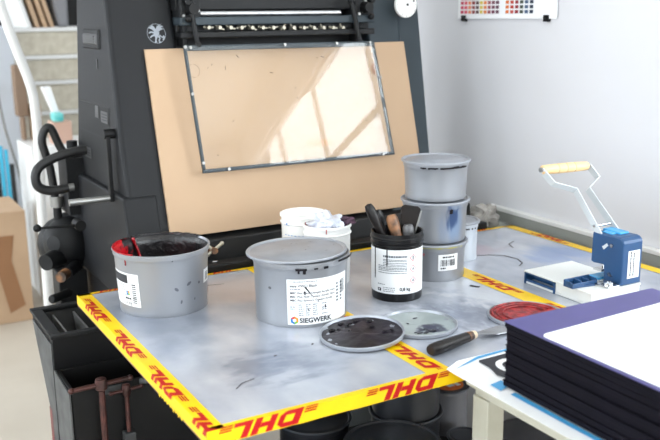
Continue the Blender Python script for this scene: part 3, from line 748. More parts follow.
q.build('ink_smudge', mat('smudge', (92, 94, 104), .5), t)

# the big labelled tin
GX, GY = 0.368, 0.400
t, rr = tin('large_ink_tin', 'large grey lidded ink tin with a wide white printed label', 'ink tin', (GX, GY, TZ), .0995, .0915, .130, lidtilt=((rad(-1.2), rad(-1.0), 0), (-.004, .002, .003)))
ph = CAMA(GX, GY); pl = ph - rad(17)
W_, B_, T_ = .140, .007, .100
patch(t, rr, pl, 0, W_, B_, T_)
its = []
its += [(M_printg, g, 0, 0) for g, _, _ in dashes(.006, .060, .0945, .0012)]
its.append((M_print, text_geo('easy VWO Black', .0078, True), .006, .0845))
its += [(M_printg, g, 0, 0) for g, _, _ in dashes(.006, .028, .0795, .001)]
for k, s in enumerate(('MBC Plus Black Opaque Acrylic Varn.', 'MBC Plus Noir Opaque Acrylic Varn.', 'MBC Plus Schwarz Opaque Acrylic')):
    its.append((M_print, text_geo(s, .0062, True), .006, .0705 - k * .0075))
for k in range(6):
    for x0, x1 in ((.006, .018), (.022, .033), (.036, .047), (.050, .062), (.068, .082)): 
        if random.random() < .8: its += [(M_printb if (x0 < .01 and k % 2) else M_printg, g, 0, 0) for g, _, _ in dashes(x0, x1 - random.uniform(0, .004), .0265 + k * .0042, .0011)]
its.append((M_printg, rect_geo(.006, .0515, .088, .0520, 8, 1), 0, 0))
its.append((M_print, text_geo('SIEGWERK', .0138, True), .0235, .0115))
hx, hy, hr = .0135, .0165, .0085
cols = [M_printo, M_printr, M_printb, M_printb, M_printn, M_printo]
for k in range(6):
    a0, a1 = rad(60 * k + 30), rad(60 * k + 90)
    its.append((cols[k], poly_geo([(hx + hr * math.cos(a0), hy + hr * math.sin(a0)), (hx + hr * math.cos(a1), hy + hr * math.sin(a1)), (hx + hr * .45 * math.cos(a1), hy + hr * .45 * math.sin(a1)), (hx + hr * .45 * math.cos(a0), hy + hr * .45 * math.sin(a0))]), 0, 0))
for k in range(12): its.append((M_printg, rect_geo(.104 + (k % 2) * .012, .045 + (k // 2) * .007, .110 + (k % 2) * .012, .049 + (k // 2) * .007), 0, 0))
for k in range(4): its.append((M_print, rect_geo(.118 + k * .004, .060, .1195 + k * .004, .088), 0, 0))
prints(t, rr, pl, its)
q = MB(); f = wrap(rr, pl, .0014)   # black scratch marks and blobs over the label
for p in ([(.034, .084), (.037, .086), (.050, .066), (.049, .066)], [(.0335, .076), (.036, .0765), (.0365, .069), (.0345, .068)], [(.040, .040), (.0415, .041), (.0420, .037), (.0405, .0365)], [(.0745, .0445), (.077, .0455), (.0775, .039), (.075, .038)], [(.060, .0545), (.0625, .055), (.062, .0530), (.060, .053)]):
    put(q, poly_geo(p), f)
q.build('ink_blot', M_inkblack, t)
q = MB(); f = wrap(lambda z: .1035, ph, .0004)
for u0, u1, z0, z1 in ((-.010, .012, .118, .1225), (.004, .010, .1115, .120), (.026, .034, .1195, .1225), (.046, .056, .1185, .1235), (-.006, -.002, .1125, .119)):
    f2 = wrap(lambda z: .0985, ph, .0014); put(q, rect_geo(u0, z0, u1, z1, 4, 1), f2)
q.build('lid_ink', M_inkblack, t)
q = MB(); f2 = wrap(lambda z: rr(z), ph - rad(40), .0008); put(q, poly_geo([(.004 * math.cos(a), .078 + .0028 * math.sin(a)) for a in [2 * PI * k / 12 for k in range(12)]]), f2)
q.build('ink_smudge', mat('smudge_grey', (90, 92, 96), .5), t)
q = MB(); f2 = wrap(lambda z: .1035, ph + rad(45), .0006)
for k in range(8): put(q, rect_geo(k * .010, .1275, k * .010 + .010, .132), f2)
q.build('rim_ink', M_inkblack, t)

q = MB(); random.seed(4)
for k in range(9):
    a, rr_ = random.uniform(0, 6.28), random.uniform(.02, .085); L_ = random.uniform(.002, .007); an = random.uniform(0, 3)
    c_ = V((rr_ * math.cos(a), rr_ * math.sin(a), .1375)); d1 = V((math.cos(an), math.sin(an), 0)) * L_; d2 = V((-math.sin(an), math.cos(an), 0)) * .0012
    q.face([c_ - d1, c_ + d2, c_ + d1, c_ - d2])
o = q.build('ink_speck', mat('smudge_lid', (110, 110, 120), .5), t); o.rotation_euler = (rad(-1.2), rad(-1.0), 0); o.location = (-.004, .002, .0032)
# black jar of tools
JXY = (0.6015, 0.3985)
JX, JY = JXY
jr = thing('black_tool_jar', 'black plastic jar with white 0,8 kg label holding scrapers', 'jar', (JX, JY, TZ))
q = MB(); jh = .146
q.lathe([(.001, .003), (.048, .003), (.050, 0), (.0535, 0), (.0545, .004), (.0545, .119), (.0570, .121), (.0570, .1245), (.0545, .1260), (.0545, .131), (.0575, .1325), (.0575, .136), (.0560, .1375), (.0560, jh - .001), (.0548, jh), (.0525, jh - .001), (.052, .01), (.001, .01)], n=64)
q.build('jar_body', M_plastb, jr, smooth=True)
rj = lambda z: .0545
ph = CAMA(JX, JY)
patch(jr, rj, ph, -.083, .076, .018, .114)
its = []
its.append((M_print, text_geo('0,8 kg', .0098, True), .006, .0255))
for k in range(3): its += [(M_printg, g, 0, 0) for g, _, _ in dashes(-.030, -.004, .0225 + k * .004, .0009)]
its.append((M_print, rect_geo(-.044, .0225, -.035, .029), 0, 0)); its.append((M_label, rect_geo(-.0415, .0242, -.0385, .0275), 0, .0))
its += [(M_printg, g, 0, 0) for g, _, _ in dashes(-.044, -.026, .037, .0010)]
for y, hh_ in ((.0975, .0028), (.0920, .001), (.0890, .001), (.0850, .001), (.0815, .001), (.0780, .001), (.0745, .001), (.0715, .001), (.0680, .001), (.0630, .001)): its += [(M_printg, g, 0, 0) for g, _, _ in dashes(-.030 if y > .08 else -.042, .022, y, hh_, .0009)]
for cx, cy in ((.036, .096), (.036, .072), (.036, .047)):
    s = .0085
    for k in range(4):
        a0, a1 = PI / 2 * k, PI / 2 * (k + 1)
        its.append((M_printr, poly_geo([(cx + s * math.cos(a0), cy + s * math.sin(a0)), (cx + s * math.cos(a1), cy + s * math.sin(a1)), (cx + s * .82 * math.cos(a1), cy + s * .82 * math.sin(a1)), (cx + s * .82 * math.cos(a0), cy + s * .82 * math.sin(a0))]), 0, 0))
    its.append((M_printg if cy < .08 else M_print, poly_geo([(cx - .003, cy - .002), (cx + .003, cy - .002), (cx + .001, cy + .004)] if cy < .08 else [(cx - .001, cy - .004), (cx + .001, cy - .004), (cx + .0013, cy + .004), (cx - .0013, cy + .004)]), 0, 0))
prints(jr, rj, ph, its)
drip(jr, rj, ph + rad(-22), .118, .078, .0028); drip(jr, rj, ph + rad(-55), .118, .048, .0022)

def rod_tool(name, label, cat, base, tip, r0, r1, m, flat=1.0, seg=14, tail=None):
    t = thing(name, label, cat, base, 0, None)
    base, tip = V(base), V(tip); ax = (tip - base); L = ax.length; ax.normalize()
    q = MB(); prof = [(r0 * .8, .0), (r0, L * .2), (r0 * .95, L * .5), (r1, L * .8), (r1 * .96, L * .92), (r1 * .7, L * .985), (.001, L)]
    q.lathe(prof, (0, 0, 0), 20, ax); q.build('handle', m, t, smooth=True)
    q = MB(); a = -ax * 0.0; q.lathe([(.0032, 0), (.0032, .05)], -ax * .0495, 12, ax); q.build('shank', M_steel, t, smooth=True)
    return t
def inj(dx, dy, z): return (JX + dx, JY + dy, TZ + z + .008)
rod_tool('ink_knife', 'black-handled ink knife leaning furthest left in the black jar', 'ink knife', inj(.006, -.004, .045), inj(-.055, .031, .194), .0090, .0112, M_handle)
rod_tool('ink_knife', 'short dark ink knife behind the black handle in the jar', 'ink knife', inj(.0, .022, .060), inj(-.027, .036, .178), .008, .0092, M_plastb)
rod_tool('ink_knife', 'ink knife with a blotchy brown wooden handle in the jar', 'ink knife', inj(.008, -.022, .060), inj(-.014, .004, .172), .010, .0130, M_wood)
rod_tool('ink_knife', 'ink knife with a low grey rounded handle end in the jar', 'ink knife', inj(.018, -.020, .060), inj(.020, -.012, .150), .011, .0125, mat('inky_grey_handle', (110, 110, 112), .4, col2=(60, 60, 62), scale=50))
t = thing('ink_scraper', 'wide flat black scraper blade standing at the right of the jar', 'scraper', inj(.014, .004, .045))
q = MB()
ax = V((.020, -.010, .150)).normalized(); sd = V((.87, -.49, 0)); sd = (sd - ax * sd.dot(ax)).normalized(); nn = ax.cross(sd)
def sp(l, s, o): return ax * l + sd * s + nn * o
q.loft([[sp(l, -w_, -.003), sp(l, w_, -.003), sp(l, w_, .003), sp(l, -w_, .003)] for l, w_ in ((.0, .010), (.07, .013), (.110, .0185), (.135, .0215), (.140, .0205), (.144, .014))])
q.build('blade', M_handle, t, .0015)
q = MB(); q.loft([[sp(l, w_ - .0015, -.0035), sp(l, w_ + .002, -.0035), sp(l, w_ + .002, .0035), sp(l, w_ - .0015, .0035)] for l, w_ in ((.07, .0135), (.110, .019), (.135, .022))]); q.build('blade_edge', M_rod, t, .0005)

# stack of three tins and one behind
SX, SY = 0.768, 0.490
M_tinblue = mat('grey_tin_blue_ink', (152, 155, 160), 0.36, metal=0.42, col2=(145, 148, 154), scale=6)
aC = CAMA(SX, SY)
st = V((math.cos(aC + rad(32)), math.sin(aC + rad(32)), 0)) * .076
stain(M_tinblue, (st.x, st.y, .04), (.046, .046, .075), (104, 136, 176), scale=34, thresh=.40, soft=.3, strength=.6, st=(1, 1, .2))
stain(M_tinblue, (st.x, st.y, .058), (.036, .036, .055), (34, 62, 108), scale=70, thresh=.52, soft=.16, strength=.85, st=(1, 1, .18))
g3 = None
t, rr = tin('grey_ink_tin', 'grey lidded ink tin with barcode sticker at the bottom of the stack', 'ink tin', (SX - .004, SY - .002, TZ), .0765, .0705, .082, group=g3)
pb = CAMA(SX, SY) + rad(28)
patch(t, rr, pb, -.024, .026, .026, .064)
its = [(M_print, rect_geo(-.018 + k * .0028, .037, -.018 + k * .0028 + random.choice((.0009, .0016, .002)), .052), 0, 0) for k in range(13)]
its += [(M_print, g, 0, 0) for g, _, _ in dashes(-.014, .016, .056, .0022)] + [(M_print, g, 0, 0) for g, _, _ in dashes(-.018, -.006, .030, .0022)]
prints(t, rr, pb, its)
q = MB(); f = wrap(lambda z: .0788, CAMA(SX, SY), .0006)
for k in range(24): put(q, rect_geo(-.045 + k * .005, .0795 + .0006 * math.sin(k), -.040 + k * .005, .0815), f)
q.build('yellow_rim_ink', mat('olive_ink', (176, 170, 60), .5, col2=(150, 156, 150), scale=90, amount=.6), t)
q = MB(); put(q, poly_geo([(-.022 + .003 * math.cos(a), .064 + .0035 * math.sin(a)) for a in [k * PI / 6 for k in range(12)]]), wrap(rr, CAMA(SX, SY) - rad(0), .0008)); q.build('red_smudge', mat('pale_red', (176, 110, 120), .5), t)
t, rr = tin('grey_ink_tin', 'grey ink tin smeared with blue, middle of the stack', 'ink tin', (SX, SY, TZ + .0885), .0772, .0700, .0895, bodym=M_tinblue)
drip(t, rr, CAMA(SX, SY) + rad(30), .080, .068, .009, name='ink_drip')
t, rr = tin('grey_ink_tin', 'clean grey lidded ink tin on top of the stack', 'ink tin', (SX + .001, SY + .001, TZ + .1845), .0768, .0690, .0845)
q = MB(); f = wrap(lambda z: .0785, CAMA(SX, SY), .0003)
for k in range(26):
    if k not in (3, 9): put(q, rect_geo(-.035 + k * .0045, .0755 - .001 * random.random(), -.0305 + k * .0045, .0785 + .002 * random.random() * (k > 15)), f)
q.build('rim_ink', M_inkblack, t)
t, rr = tin('pale_ink_tin', 'pale grey ink tin half hidden behind the stacked tins', 'ink tin', (0.897, 0.568, TZ), .0510, .0460, .094, bodym=mat('pale_tin', (196, 202, 210), .4, metal=.25))
q = MB(); f = wrap(lambda z: .0530, CAMA(.897, .568) + rad(30), .0008)
for k in range(8):
    if random.random() < .8: put(q, rect_geo(-.018 + k * .005, .082, -.014 + k * .005, .086), f)
q.build('rim_ink', M_inkblack, t)

# white tubs behind the big tin
def tub(name, label, loc, r, h):
    t = thing(name, label, 'plastic tub', loc)
    q = MB(); q.lathe([(.001, .004), (r * .9 - .004, .004), (r * .9, 0), (r * .9 + .001, .003), (r - .0035, h - .022), (r - .0005, h - .020), (r - .0005, h - .0185), (r - .003, h - .0165), (r - .003, h - .006), (r, h - .005), (r, h), (r - .002, h + .0008), (r - .0045, h - .001), (r * .9 - .005, .008), (.001, .008)], n=56)
    q.build('tub_body', M_plastw, t, smooth=True); return t
t = tub('white_tub', 'white plastic tub standing furthest back beside the brown board', (0.5350, 0.7010, TZ), .0570, .1335)
fw = wrap(lambda z: .0558, CAMA(.57, .77), .0012); q = MB()
for k in range(9): put(q, rect_geo(-.050 + k * .009, .088, -.045 + k * .009, .0895), fw)
put(q, rect_geo(-.052, .112, -.036, .1128), fw); put(q, rect_geo(-.045, .113, -.042, .118), fw); put(q, rect_geo(.014, .074, .017, .078), fw)
q.build('label_text', M_printb, t)
q = MB(); q.lathe([(.001, .110), (.050, .110), (.052, .108), (.001, .108)], n=48); q.build('tub_insert', M_plastw, t, smooth=True)
TX, TY = 0.526, 0.5700
t = tub('white_tub', 'white plastic tub stuffed with a crumpled bag and inky rag', (TX, TY, TZ), .0555, .1345)
aT = CAMA(TX, TY); rt_ = lambda z: .0543
drip(t, rt_, aT - rad(2), .133, .122, .0022, M_inkred)
q = MB(); put(q, poly_geo([(-.020, .102), (-.018, .102), (-.018, .1005), (-.020, .1005)]), wrap(rt_, aT, .001)); put(q, poly_geo([(-.030, .103), (-.026, .103), (-.026, .1015), (-.030, .1015)]), wrap(rt_, aT, .001)); q.build('ink_speck', M_inkred, t)
q = MB()
for k in range(60):
    a, a2 = 2 * PI * k / 60, 2 * PI * (k + 1) / 60; dg = math.degrees(a) % 360
    if 130 < dg < 250: q.face([(r * math.cos(x), r * math.sin(x), z) for r, z, x in ((.0508, .1345, a), (.0508, .1345, a2), (.0493, .112, a2), (.0493, .112, a))])
q.build('ink_smear', M_inkred, t, smooth=True)
def crumple(name, label, cat, c, rx, ry, rz, m, seed, amp=.45, n=3, flo=None):
    bm = bmesh.new(); bmesh.ops.create_icosphere(bm, subdivisions=n, radius=1)
    for v in bm.verts:
        p = v.co.copy(); k = 1 + amp * mn.noise(p * 1.8 + V((seed, 0, 0))) * 1.3 + amp * .6 * mn.noise(p * 4.5 + V((0, seed, 0)))
        v.co = V((p.x * rx * k, p.y * ry * k, p.z * rz * k)) 
        if flo is not None and v.co.z < flo: v.co.z = flo
    q = MB(); q.bm.free(); q.bm = bm; o = q.build(name, m, smooth=True); o.location = c; tag(o, label, cat)
    return o
crumple('plastic_bag', 'crumpled clear plastic bag stuffed into the front white tub', 'plastic bag', (TX - .005, TY - .006, TZ + .134), .034, .034, .024, M_bag, 4.0, amp=.42, n=4)
crumple('inky_rag', 'dark inky rag poking over the right rim of the white tub', 'rag', (TX + .043, TY - .018, TZ + .1385), .018, .014, .011, M_rag, 9.0, amp=.7)
crumple('grey_rag', 'small crumpled grey rag by the far corner of the table', 'rag', (1.205, 0.84, 0.815), .036, .035, .036, mat('dusty_rag', (176, 172, 166), .9, col2=(140, 136, 132), scale=30), 2.0, amp=.5, flo=-.036)
b = MB(); b.box((1.165, 0.79, 0.74), (1.30, 0.90, 0.779)); tag(b.build('side_shelf', M_trunk, None, .002), 'small grey shelf behind the table corner carrying the grey rag', 'shelf')

# ------------------------------------------------------------------ lids on the table
def lid_thing(name, label, c, r, rot, insm, rimm, insz=.0038, extra=None):
    t = thing(name, label, 'tin lid', c); t.rotation_euler = rot
    q = MB(); q.lathe([(.001, .0), (r - .006, .0), (r - .004, -.0), (r - .001, .001), (r, .004), (r, .0075), (r - .0015, .0088), (r - .003, .008), (r - .0045, .0035), (.001, .0025)], n=72)
    q.build('lid_rim', rimm, t, smooth=True)
    q = MB(); n = 72; rings = []
    for r_ in (.001, r * .3, r * .6, r * .8, r * .93, r - .0038):
        rings.append([V((r_ * math.cos(2 * PI * k / n), r_ * math.sin(2 * PI * k / n), insz + .0014 * mn.noise(V((r_ * 70 * math.cos(2 * PI * k / n), r_ * 70 * math.sin(2 * PI * k / n), 3)))) ) for k in range(n)])
    q.loft(rings, cap=False); q.face(rings[0][::-1]); q.build('ink_film', insm, t, smooth=True)
    return t
t = lid_thing('tin_cover', 'upturned tin lid full of dark purple-black ink', (0.400, 0.214, TZ + .0055), .081, (rad(1.0), rad(-3.6), 0), M_inkpurple, M_tinlid)
q = MB(); random.seed(5)
for k in range(16):
    a = random.uniform(.7, 2.4) if k < 10 else random.uniform(0, 6); r_ = random.uniform(.02, .062) if k >= 10 else random.uniform(.045, .066); s = random.uniform(.002, .0055)
    q.ball((r_ * math.cos(a), r_ * math.sin(a), .0052), s, (1.3, .9, .4), n=10)
q.build('ink_blob', M_inkblack, t, smooth=True)
M_lidpale = mat('ink_misted_lid', (150, 160, 160), .35, metal=.3, col2=(168, 178, 178), scale=10)
stain(M_lidpale, (.0, -.035, .004), (.06, .045, .05), (64, 66, 84), scale=45, thresh=.50, soft=.12)
t = lid_thing('tin_cover', 'upturned tin lid with a thin pale grey ink film, nearest the black jar', (0.528, 0.211, TZ + .0002), .0760, (0, 0, 0), M_lidpale, M_tinlid)
q = MB(); random.seed(8)
for k in range(14):
    q.ball((-.012 + random.gauss(0, .012), -.045 + random.gauss(0, .006), .0048), random.uniform(.002, .0045), (1.4, .8, .35), n=10)
q.ball((.012, .03, .0046), .004, (1.5, .7, .3)); q.ball((-.018, .012, .0046), .003, (.8, 1.2, .3))
q.build('ink_blob', mat('dark_blob', (44, 44, 56), .3), t, smooth=True)
t = lid_thing('tin_cover', 'tin lid crusted with red ink beside the navy card stack', (0.742, 0.142, TZ + .0002), .077, (0, 0, 0), M_inkred2, M_tinlid, insz=.006)
q = MB()
for r_ in (.068, .058, .046):
    pts = [(r_ * math.cos(a) * (1 + .01 * math.sin(9 * a)), r_ * math.sin(a), .0075) for a in [2 * PI * k / 40 for k in range(34)]]
    q.tube(pts, .0020, n=6, smooth=0)
q.build('ink_ridge', M_inkred2, t, smooth=True)

# spatula on the table
sp0, sp1, sp2 = V((0.452, 0.068, TZ + .0125)), V((0.574, 0.092, TZ + .0125)), V((0.700, 0.110, TZ + .004))
t = thing('palette_knife', 'palette knife with inky black handle and silver blade by the table edge', 'palette knife', (0.52, 0.08, TZ))
ax = (sp1 - sp0).normalized(); sd = V((-ax.y, ax.x, 0))
q = MB()
rings = []
for l, w_, h_ in ((0, .0095, .0085), (.003, .0115, .0105), (.02, .0125, .0115), (.06, .0115, .0110), (.09, .0100, .0100), (.108, .0085, .0085)):
    rings.append([sp0 + ax * l + sd * math.cos(2 * PI * k / 20) * w_ + V((0, 0, 1)) * math.sin(2 * PI * k / 20) * h_ for k in range(20)])
q.loft(rings); kids(t, q, 'handle', M_handle, smooth=True)
q = MB(); q.cyl(sp0 + ax * .0995, sp0 + ax * .112, .0098, .0085, n=24); kids(t, q, 'ferrule', M_wood, smooth=True)
q = MB(); q.cyl(sp0 + ax * .112, sp0 + ax * .121, .0085, .0075, n=24); kids(t, q, 'collar', mat('cream_collar', (226, 206, 176), .5), smooth=True)
q = MB(); bx = (sp2 - sp1).normalized(); bs = V((-bx.y, bx.x, 0)); L = (sp2 - sp1).length
q.loft([[sp1 + bx * l + bs * w_ + V((0, 0, zz)), sp1 + bx * l - bs * w_ + V((0, 0, zz)), sp1 + bx * l - bs * w_ + V((0, 0, zz + .0016)), sp1 + bx * l + bs * w_ + V((0, 0, zz + .0016))] for l, w_, zz in ((-.004, .005, -.001), (.012, .008, -.002), (.04, .017, -.004), (L, .022, -.0035), (L + .01, .019, -.003))])
kids(t, q, 'blade', M_steel, bevel=.0003)

# ------------------------------------------------------------------ blue punch
pn = thing('lever_punch', 'blue lever punch with wooden grip on its pale base', 'hole punch', (0.96, 0.21, TZ))
q = MB(); q.box((0.895, 0.117, TZ + .0003), (1.036, 0.318, TZ + .006)); q.box((0.895, 0.117, TZ + .006), (1.036, 0.222, TZ + .0285)); q.box((0.925, 0.222, TZ + .006), (1.036, 0.318, TZ + .0285)); q.box((0.892, 0.115, TZ + .0265), (1.038, 0.320, TZ + .0305))
kids(pn, q, 'base', M_cream, bevel=.0015)
q = MB(); q.box((0.8925, 0.222, TZ + .0005), (0.924, 0.226, TZ + .0262)); q.box((0.8925, 0.314, TZ + .0005), (0.924, 0.318, TZ + .0262)); q.box((0.8925, 0.222, TZ + .0238), (0.924, 0.318, TZ + .0262)); q.box((0.8935, 0.228, TZ + .0065), (0.8965, 0.312, TZ + .0120)); q.box((0.918, 0.222, TZ + .004), (0.924, 0.318, TZ + .026))
kids(pn, q, 'chip_tray', M_bluep)
# body: profile in Y-Z pushed along X
xa, xb = 0.980, 1.038
pf = [(0.118, .031), (0.118, .122)] + [(0.118 + .016 - .016 * math.cos(a), .122 + .012 * math.sin(a)) for a in (rad(30), rad(60), rad(90))] + [(0.205, .132), (0.2065, .066), (0.198, .064), (0.170, .066), (0.168, .031)]
q = MB(); q.loft([[V((xa, y, TZ + z)) for y, z in pf], [V((xb, y, TZ + z)) for y, z in pf]]); kids(pn, q, 'body', M_bluep, bevel=.003, seg=3)
q = MB(); q.cyl((xa - .0005, .148, TZ + .113), (xa - .004, .148, TZ + .113), .004); q.cyl((xa - .0005, .150, TZ + .050), (xa - .004, .150, TZ + .050), .004); q.cyl((xa - .0005, .145, TZ + .047), (xa - .003, .145, TZ + .047), .0025)
kids(pn, q, 'pivot_pin', M_chrome, smooth=True)
q = MB(); q.cyl((1.009, .187, TZ + .066), (1.009, .187, TZ + .046), .010); q.cyl((1.009, .187, TZ + .046), (1.009, .187, TZ + .034), .006); q.box((0.982, .176, TZ + .048), (1.03, .200, TZ + .053)); kids(pn, q, 'punch_head', M_chrome, smooth=True)
q = MB(); q.box((0.975, .176, TZ + .031), (1.042, .205, TZ + .036)); kids(pn, q, 'die_plate', M_bluel, bevel=.001)
q = MB(); q.cyl((0.960, .135, TZ + .031), (0.960, .135, TZ + .040), .011, n=24); q.box((0.945, .12, TZ + .031), (0.978, .165, TZ + .034)); kids(pn, q, 'lock_knob', M_chrome, smooth=True)
q = MB(); q.box((1.004, .150, TZ + .1325), (1.030, .200, TZ + .1375)); q.box((.99, .16, TZ + .1325), (1.01, .19, TZ + .1355)); kids(pn, q, 'top_cap', M_bluel, bevel=.002)
q = MB(); q.box((xa + .016, .1172, TZ + .045), (xb - .008, .1178, TZ + .105)); lb = kids(pn, q, 'label', M_label)
q = MB()
for xx in (.022, .031):
    z = .05
    while z < .1:
        l = random.uniform(.002, .006); q.box((xa + xx, .1166, TZ + z), (xa + xx + .0028, .1171, TZ + z + l)); z += l + .0012
o = q.build('label_text', M_print, lb); o.data.transform(Matrix.Translation(-parent_world(pn)))
# lever: two flat arms, cross pin, wooden grip
def strip(pts, wdt, th, nrm=(1, 0, 0)):
    mb = MB(); pts = [V(p) for p in pts]; rings = []
    fwd = V((0, -.72, .69))          # breadth of the flat bar, out of the lever's plane
    for i, p in enumerate(pts):
        d_ = (pts[min(i + 1, len(pts) - 1)] - pts[max(i - 1, 0)]).normalized(); br = V((0, .55, -.45)).normalized(); br = (br - d_ * br.dot(d_)).normalized(); nn_ = d_.cross(br).normalized()
        rings.append([p + br * wdt + nn_ * th, p - br * wdt + nn_ * th, p - br * wdt - nn_ * th, p + br * wdt - nn_ * th])
    return mb.loft(rings)
Lp = [(0.981, .165, TZ + .105), (0.982, .192, TZ + .133), (0.998, .280, TZ + .208), (0.944, .295, TZ + .226), (0.921, .310, TZ + .258)]
Rp = [(1.036, .165, TZ + .105), (1.034, .192, TZ + .133), (1.036, .280, TZ + .206), (1.080, .295, TZ + .226), (1.063, .310, TZ + .254)]
lv = kids(pn, strip(Lp, .0082, .0012), 'lever_arm', M_lever); kids(pn, strip(Rp, .0082, .0012), 'lever_arm', M_lever)
q = MB(); q.cyl((0.981, .204, TZ + .144), (1.036, .204, TZ + .144), .003); kids(pn, q, 'cross_pin', M_chrome, smooth=True)
q = MB(); A_ = V((0.922, .310, TZ + .257)); B_2 = V((1.062, .310, TZ + .2535)); Lg = (B_2 - A_).length
prof = [(.007, .002), (.0100, .004), (.0106, .02)]
for k in (.045, .070, .095): prof += [(.0112, k - .002), (.0104, k), (.0112, k + .002)]
prof += [(.0106, Lg - .02), (.0098, Lg - .004), (.007, Lg - .002)]
q.lathe(prof, A_, 28, B_2 - A_); kids(pn, q, 'wooden_grip', M_grip, smooth=True)
q = MB()
for k in (.045, .070, .095): q.lathe([(.01055, k - .0008), (.01075, k), (.01055, k + .0008)], A_, 28, B_2 - A_)
kids(pn, q, 'grip_ring', M_wood, smooth=True)
q = MB(); q.cyl(A_ - V((.003, 0, 0)), A_ + V((.002, 0, 0)), .0055); kids(pn, q, 'grip_bolt', M_rod, smooth=True)
gd = MB(); gx0, gx1 = 0.880, 0.952
gd.prism([(gx0, .182, TZ + .0308), (gx0 + .012, .158, TZ + .0308), (gx1 - .012, .150, TZ + .0308), (gx1, .168, TZ + .0308), (gx1, .182, TZ + .0308)], (0, 0, .003))
gd.box((gx0, .180, TZ + .0308), (gx1, .184, TZ + .046)); 
for x in (gx0, gx0 + .026, gx0 + .048, gx1 - .003): gd.box((x, .160, TZ + .0308), (x + .003, .182, TZ + .044))
gd.box((gx0, .157, TZ + .0308), (gx1, .160, TZ + .041))
kids(pn, gd, 'paper_guide', M_bluep, bevel=.001)

# ------------------------------------------------------------------ white stand at the near right with printed sheet and card stack
wt = thing('white_stand', 'white-topped stand with square pale legs beside the metal table', 'stand', (0.85, -0.42, 0))
q = MB(); q.box((0.462, -0.95, 0.780), (1.25, -0.022, 0.7965)); kids(wt, q, 'stand_top', M_stand, bevel=.002)
q = MB(); q.box((0.472, -0.94, 0.766), (1.24, -0.036, 0.7795)); kids(wt, q, 'apron', M_stand)
for x, y in ((0.468, -0.074), (1.19, -0.068), (0.468, -0.93), (1.19, -0.93)):
    q = MB(); q.box((x, y, 0), (x + .036, y + .040, 0.7655)); kids(wt, q, 'leg', M_stand, bevel=.002)
ps = thing('printed_sheet', 'white printed sheet with dark block and big letters under the card stack', 'poster', (0.7, -0.3, TZ))
q = MB(); rings = []
xs = [0.441 + k * .04 for k in range(18)]
q.loft([[(x, -0.86, TZ - .0012), (x, -0.03, TZ + .0012), (x, 0.004, TZ + .0022), (x, 0.026 if x > .46 else .006, TZ + .0022)] for x in xs], cap=False, closed=False)
kids(ps, q, 'paper_sheet', M_paper, solid=.0003)
q = MB()
zt = TZ + .0032
def flat(pts, z=zt): q.face([(x, y, z + (0.0 if y > -.03 else (y + .03) * .0029)) for x, y in pts])
flat([(0.507, 0.000), (0.507, -0.028), (0.497, -0.060), (0.505, -0.092), (0.80, -0.092), (0.80, 0.012), (0.512, 0.006)])
kids(ps, q, 'dark_block', mat('print_black', (34, 36, 44), .5))
q = MB(); z2 = zt + .0006
for cx, cy, a0, a1 in ((0.548, -0.045, 20, 340), (0.625, -0.045, 0, 360)):
    for k in range(24):
        a, a2 = rad(a0 + (a1 - a0) * k / 24), rad(a0 + (a1 - a0) * (k + 1) / 24)
        flat([(cx + rx_ * math.cos(x), cy + ry_ * math.sin(x)) for rx_, ry_, x in ((.031, .034, a), (.031, .034, a2), (.019, .022, a2), (.019, .022, a))], z2)
kids(ps, q, 'white_lettering', M_paper)
q = MB(); flat([(0.452, -0.004), (0.52, 0.022), (0.60, 0.024), (0.60, 0.018), (0.52, 0.014)], zt); flat([(0.466, -.13), (0.476, -.13), (0.476, -.80), (0.466, -.80)]); flat([(0.462, -.085), (0.489, -.080), (0.489, -.102), (0.462, -.112)])
kids(ps, q, 'cyan_print', M_bluel)

# card stack
random.seed(21)
z = TZ + .0045
SXa, SYa = 0.4775, -0.101
ncard = 11; hc = .1105 / ncard
cardname = ['lowest', 'second', 'third', 'fourth', 'fifth', 'sixth', 'seventh', 'eighth', 'ninth', 'tenth', 'top']
for i in range(ncard):
    top = i == ncard - 1
    jx, jy, jr_ = random.uniform(-.0022, .0022), random.uniform(-.0022, .0022), random.uniform(-.25, .25)
    t = thing('card_bundle', ('violet-topped navy card bundle at the top of the dark stack' if top else
              'navy card bundle, lowest in the dark stack' if i == 0 else
              'navy card bundle, %s from the bottom of the dark stack' % cardname[i]), 'card bundle', (SXa + jx, SYa + jy, z), rad(jr_ - .6), 'navy card bundles in the stack')
    q = MB(); q.box((0, -.50, .0004), (.335, 0, hc - .0012)); q.build('card_block', M_card, t, .0012)
    q = MB(); q.box((-.0012, -.5012, hc - .0012), (.3362, .0012, hc)); q.build('cover_sheet', M_cardtop if top else M_card, t, .0003)
    z += hc
ws = MB()
w0, r_ = V((0.4778, -0.180, z + .0008)), .010
pts = [w0 + V((r_ - r_ * math.cos(a), r_ * math.sin(a) - r_, 0)) for a in (0, rad(30), rad(60), rad(90))]
pts = [V((0.4790, -0.55, z + .0008))] + pts + [V((0.80, -0.168, z + .0008)), V((0.80, -0.55, z + .0008))]
ws.prism(pts, (0, 0, .0016))
tag(ws.build('white_board', M_paper), 'blank white board lying on top of the violet card', 'board')

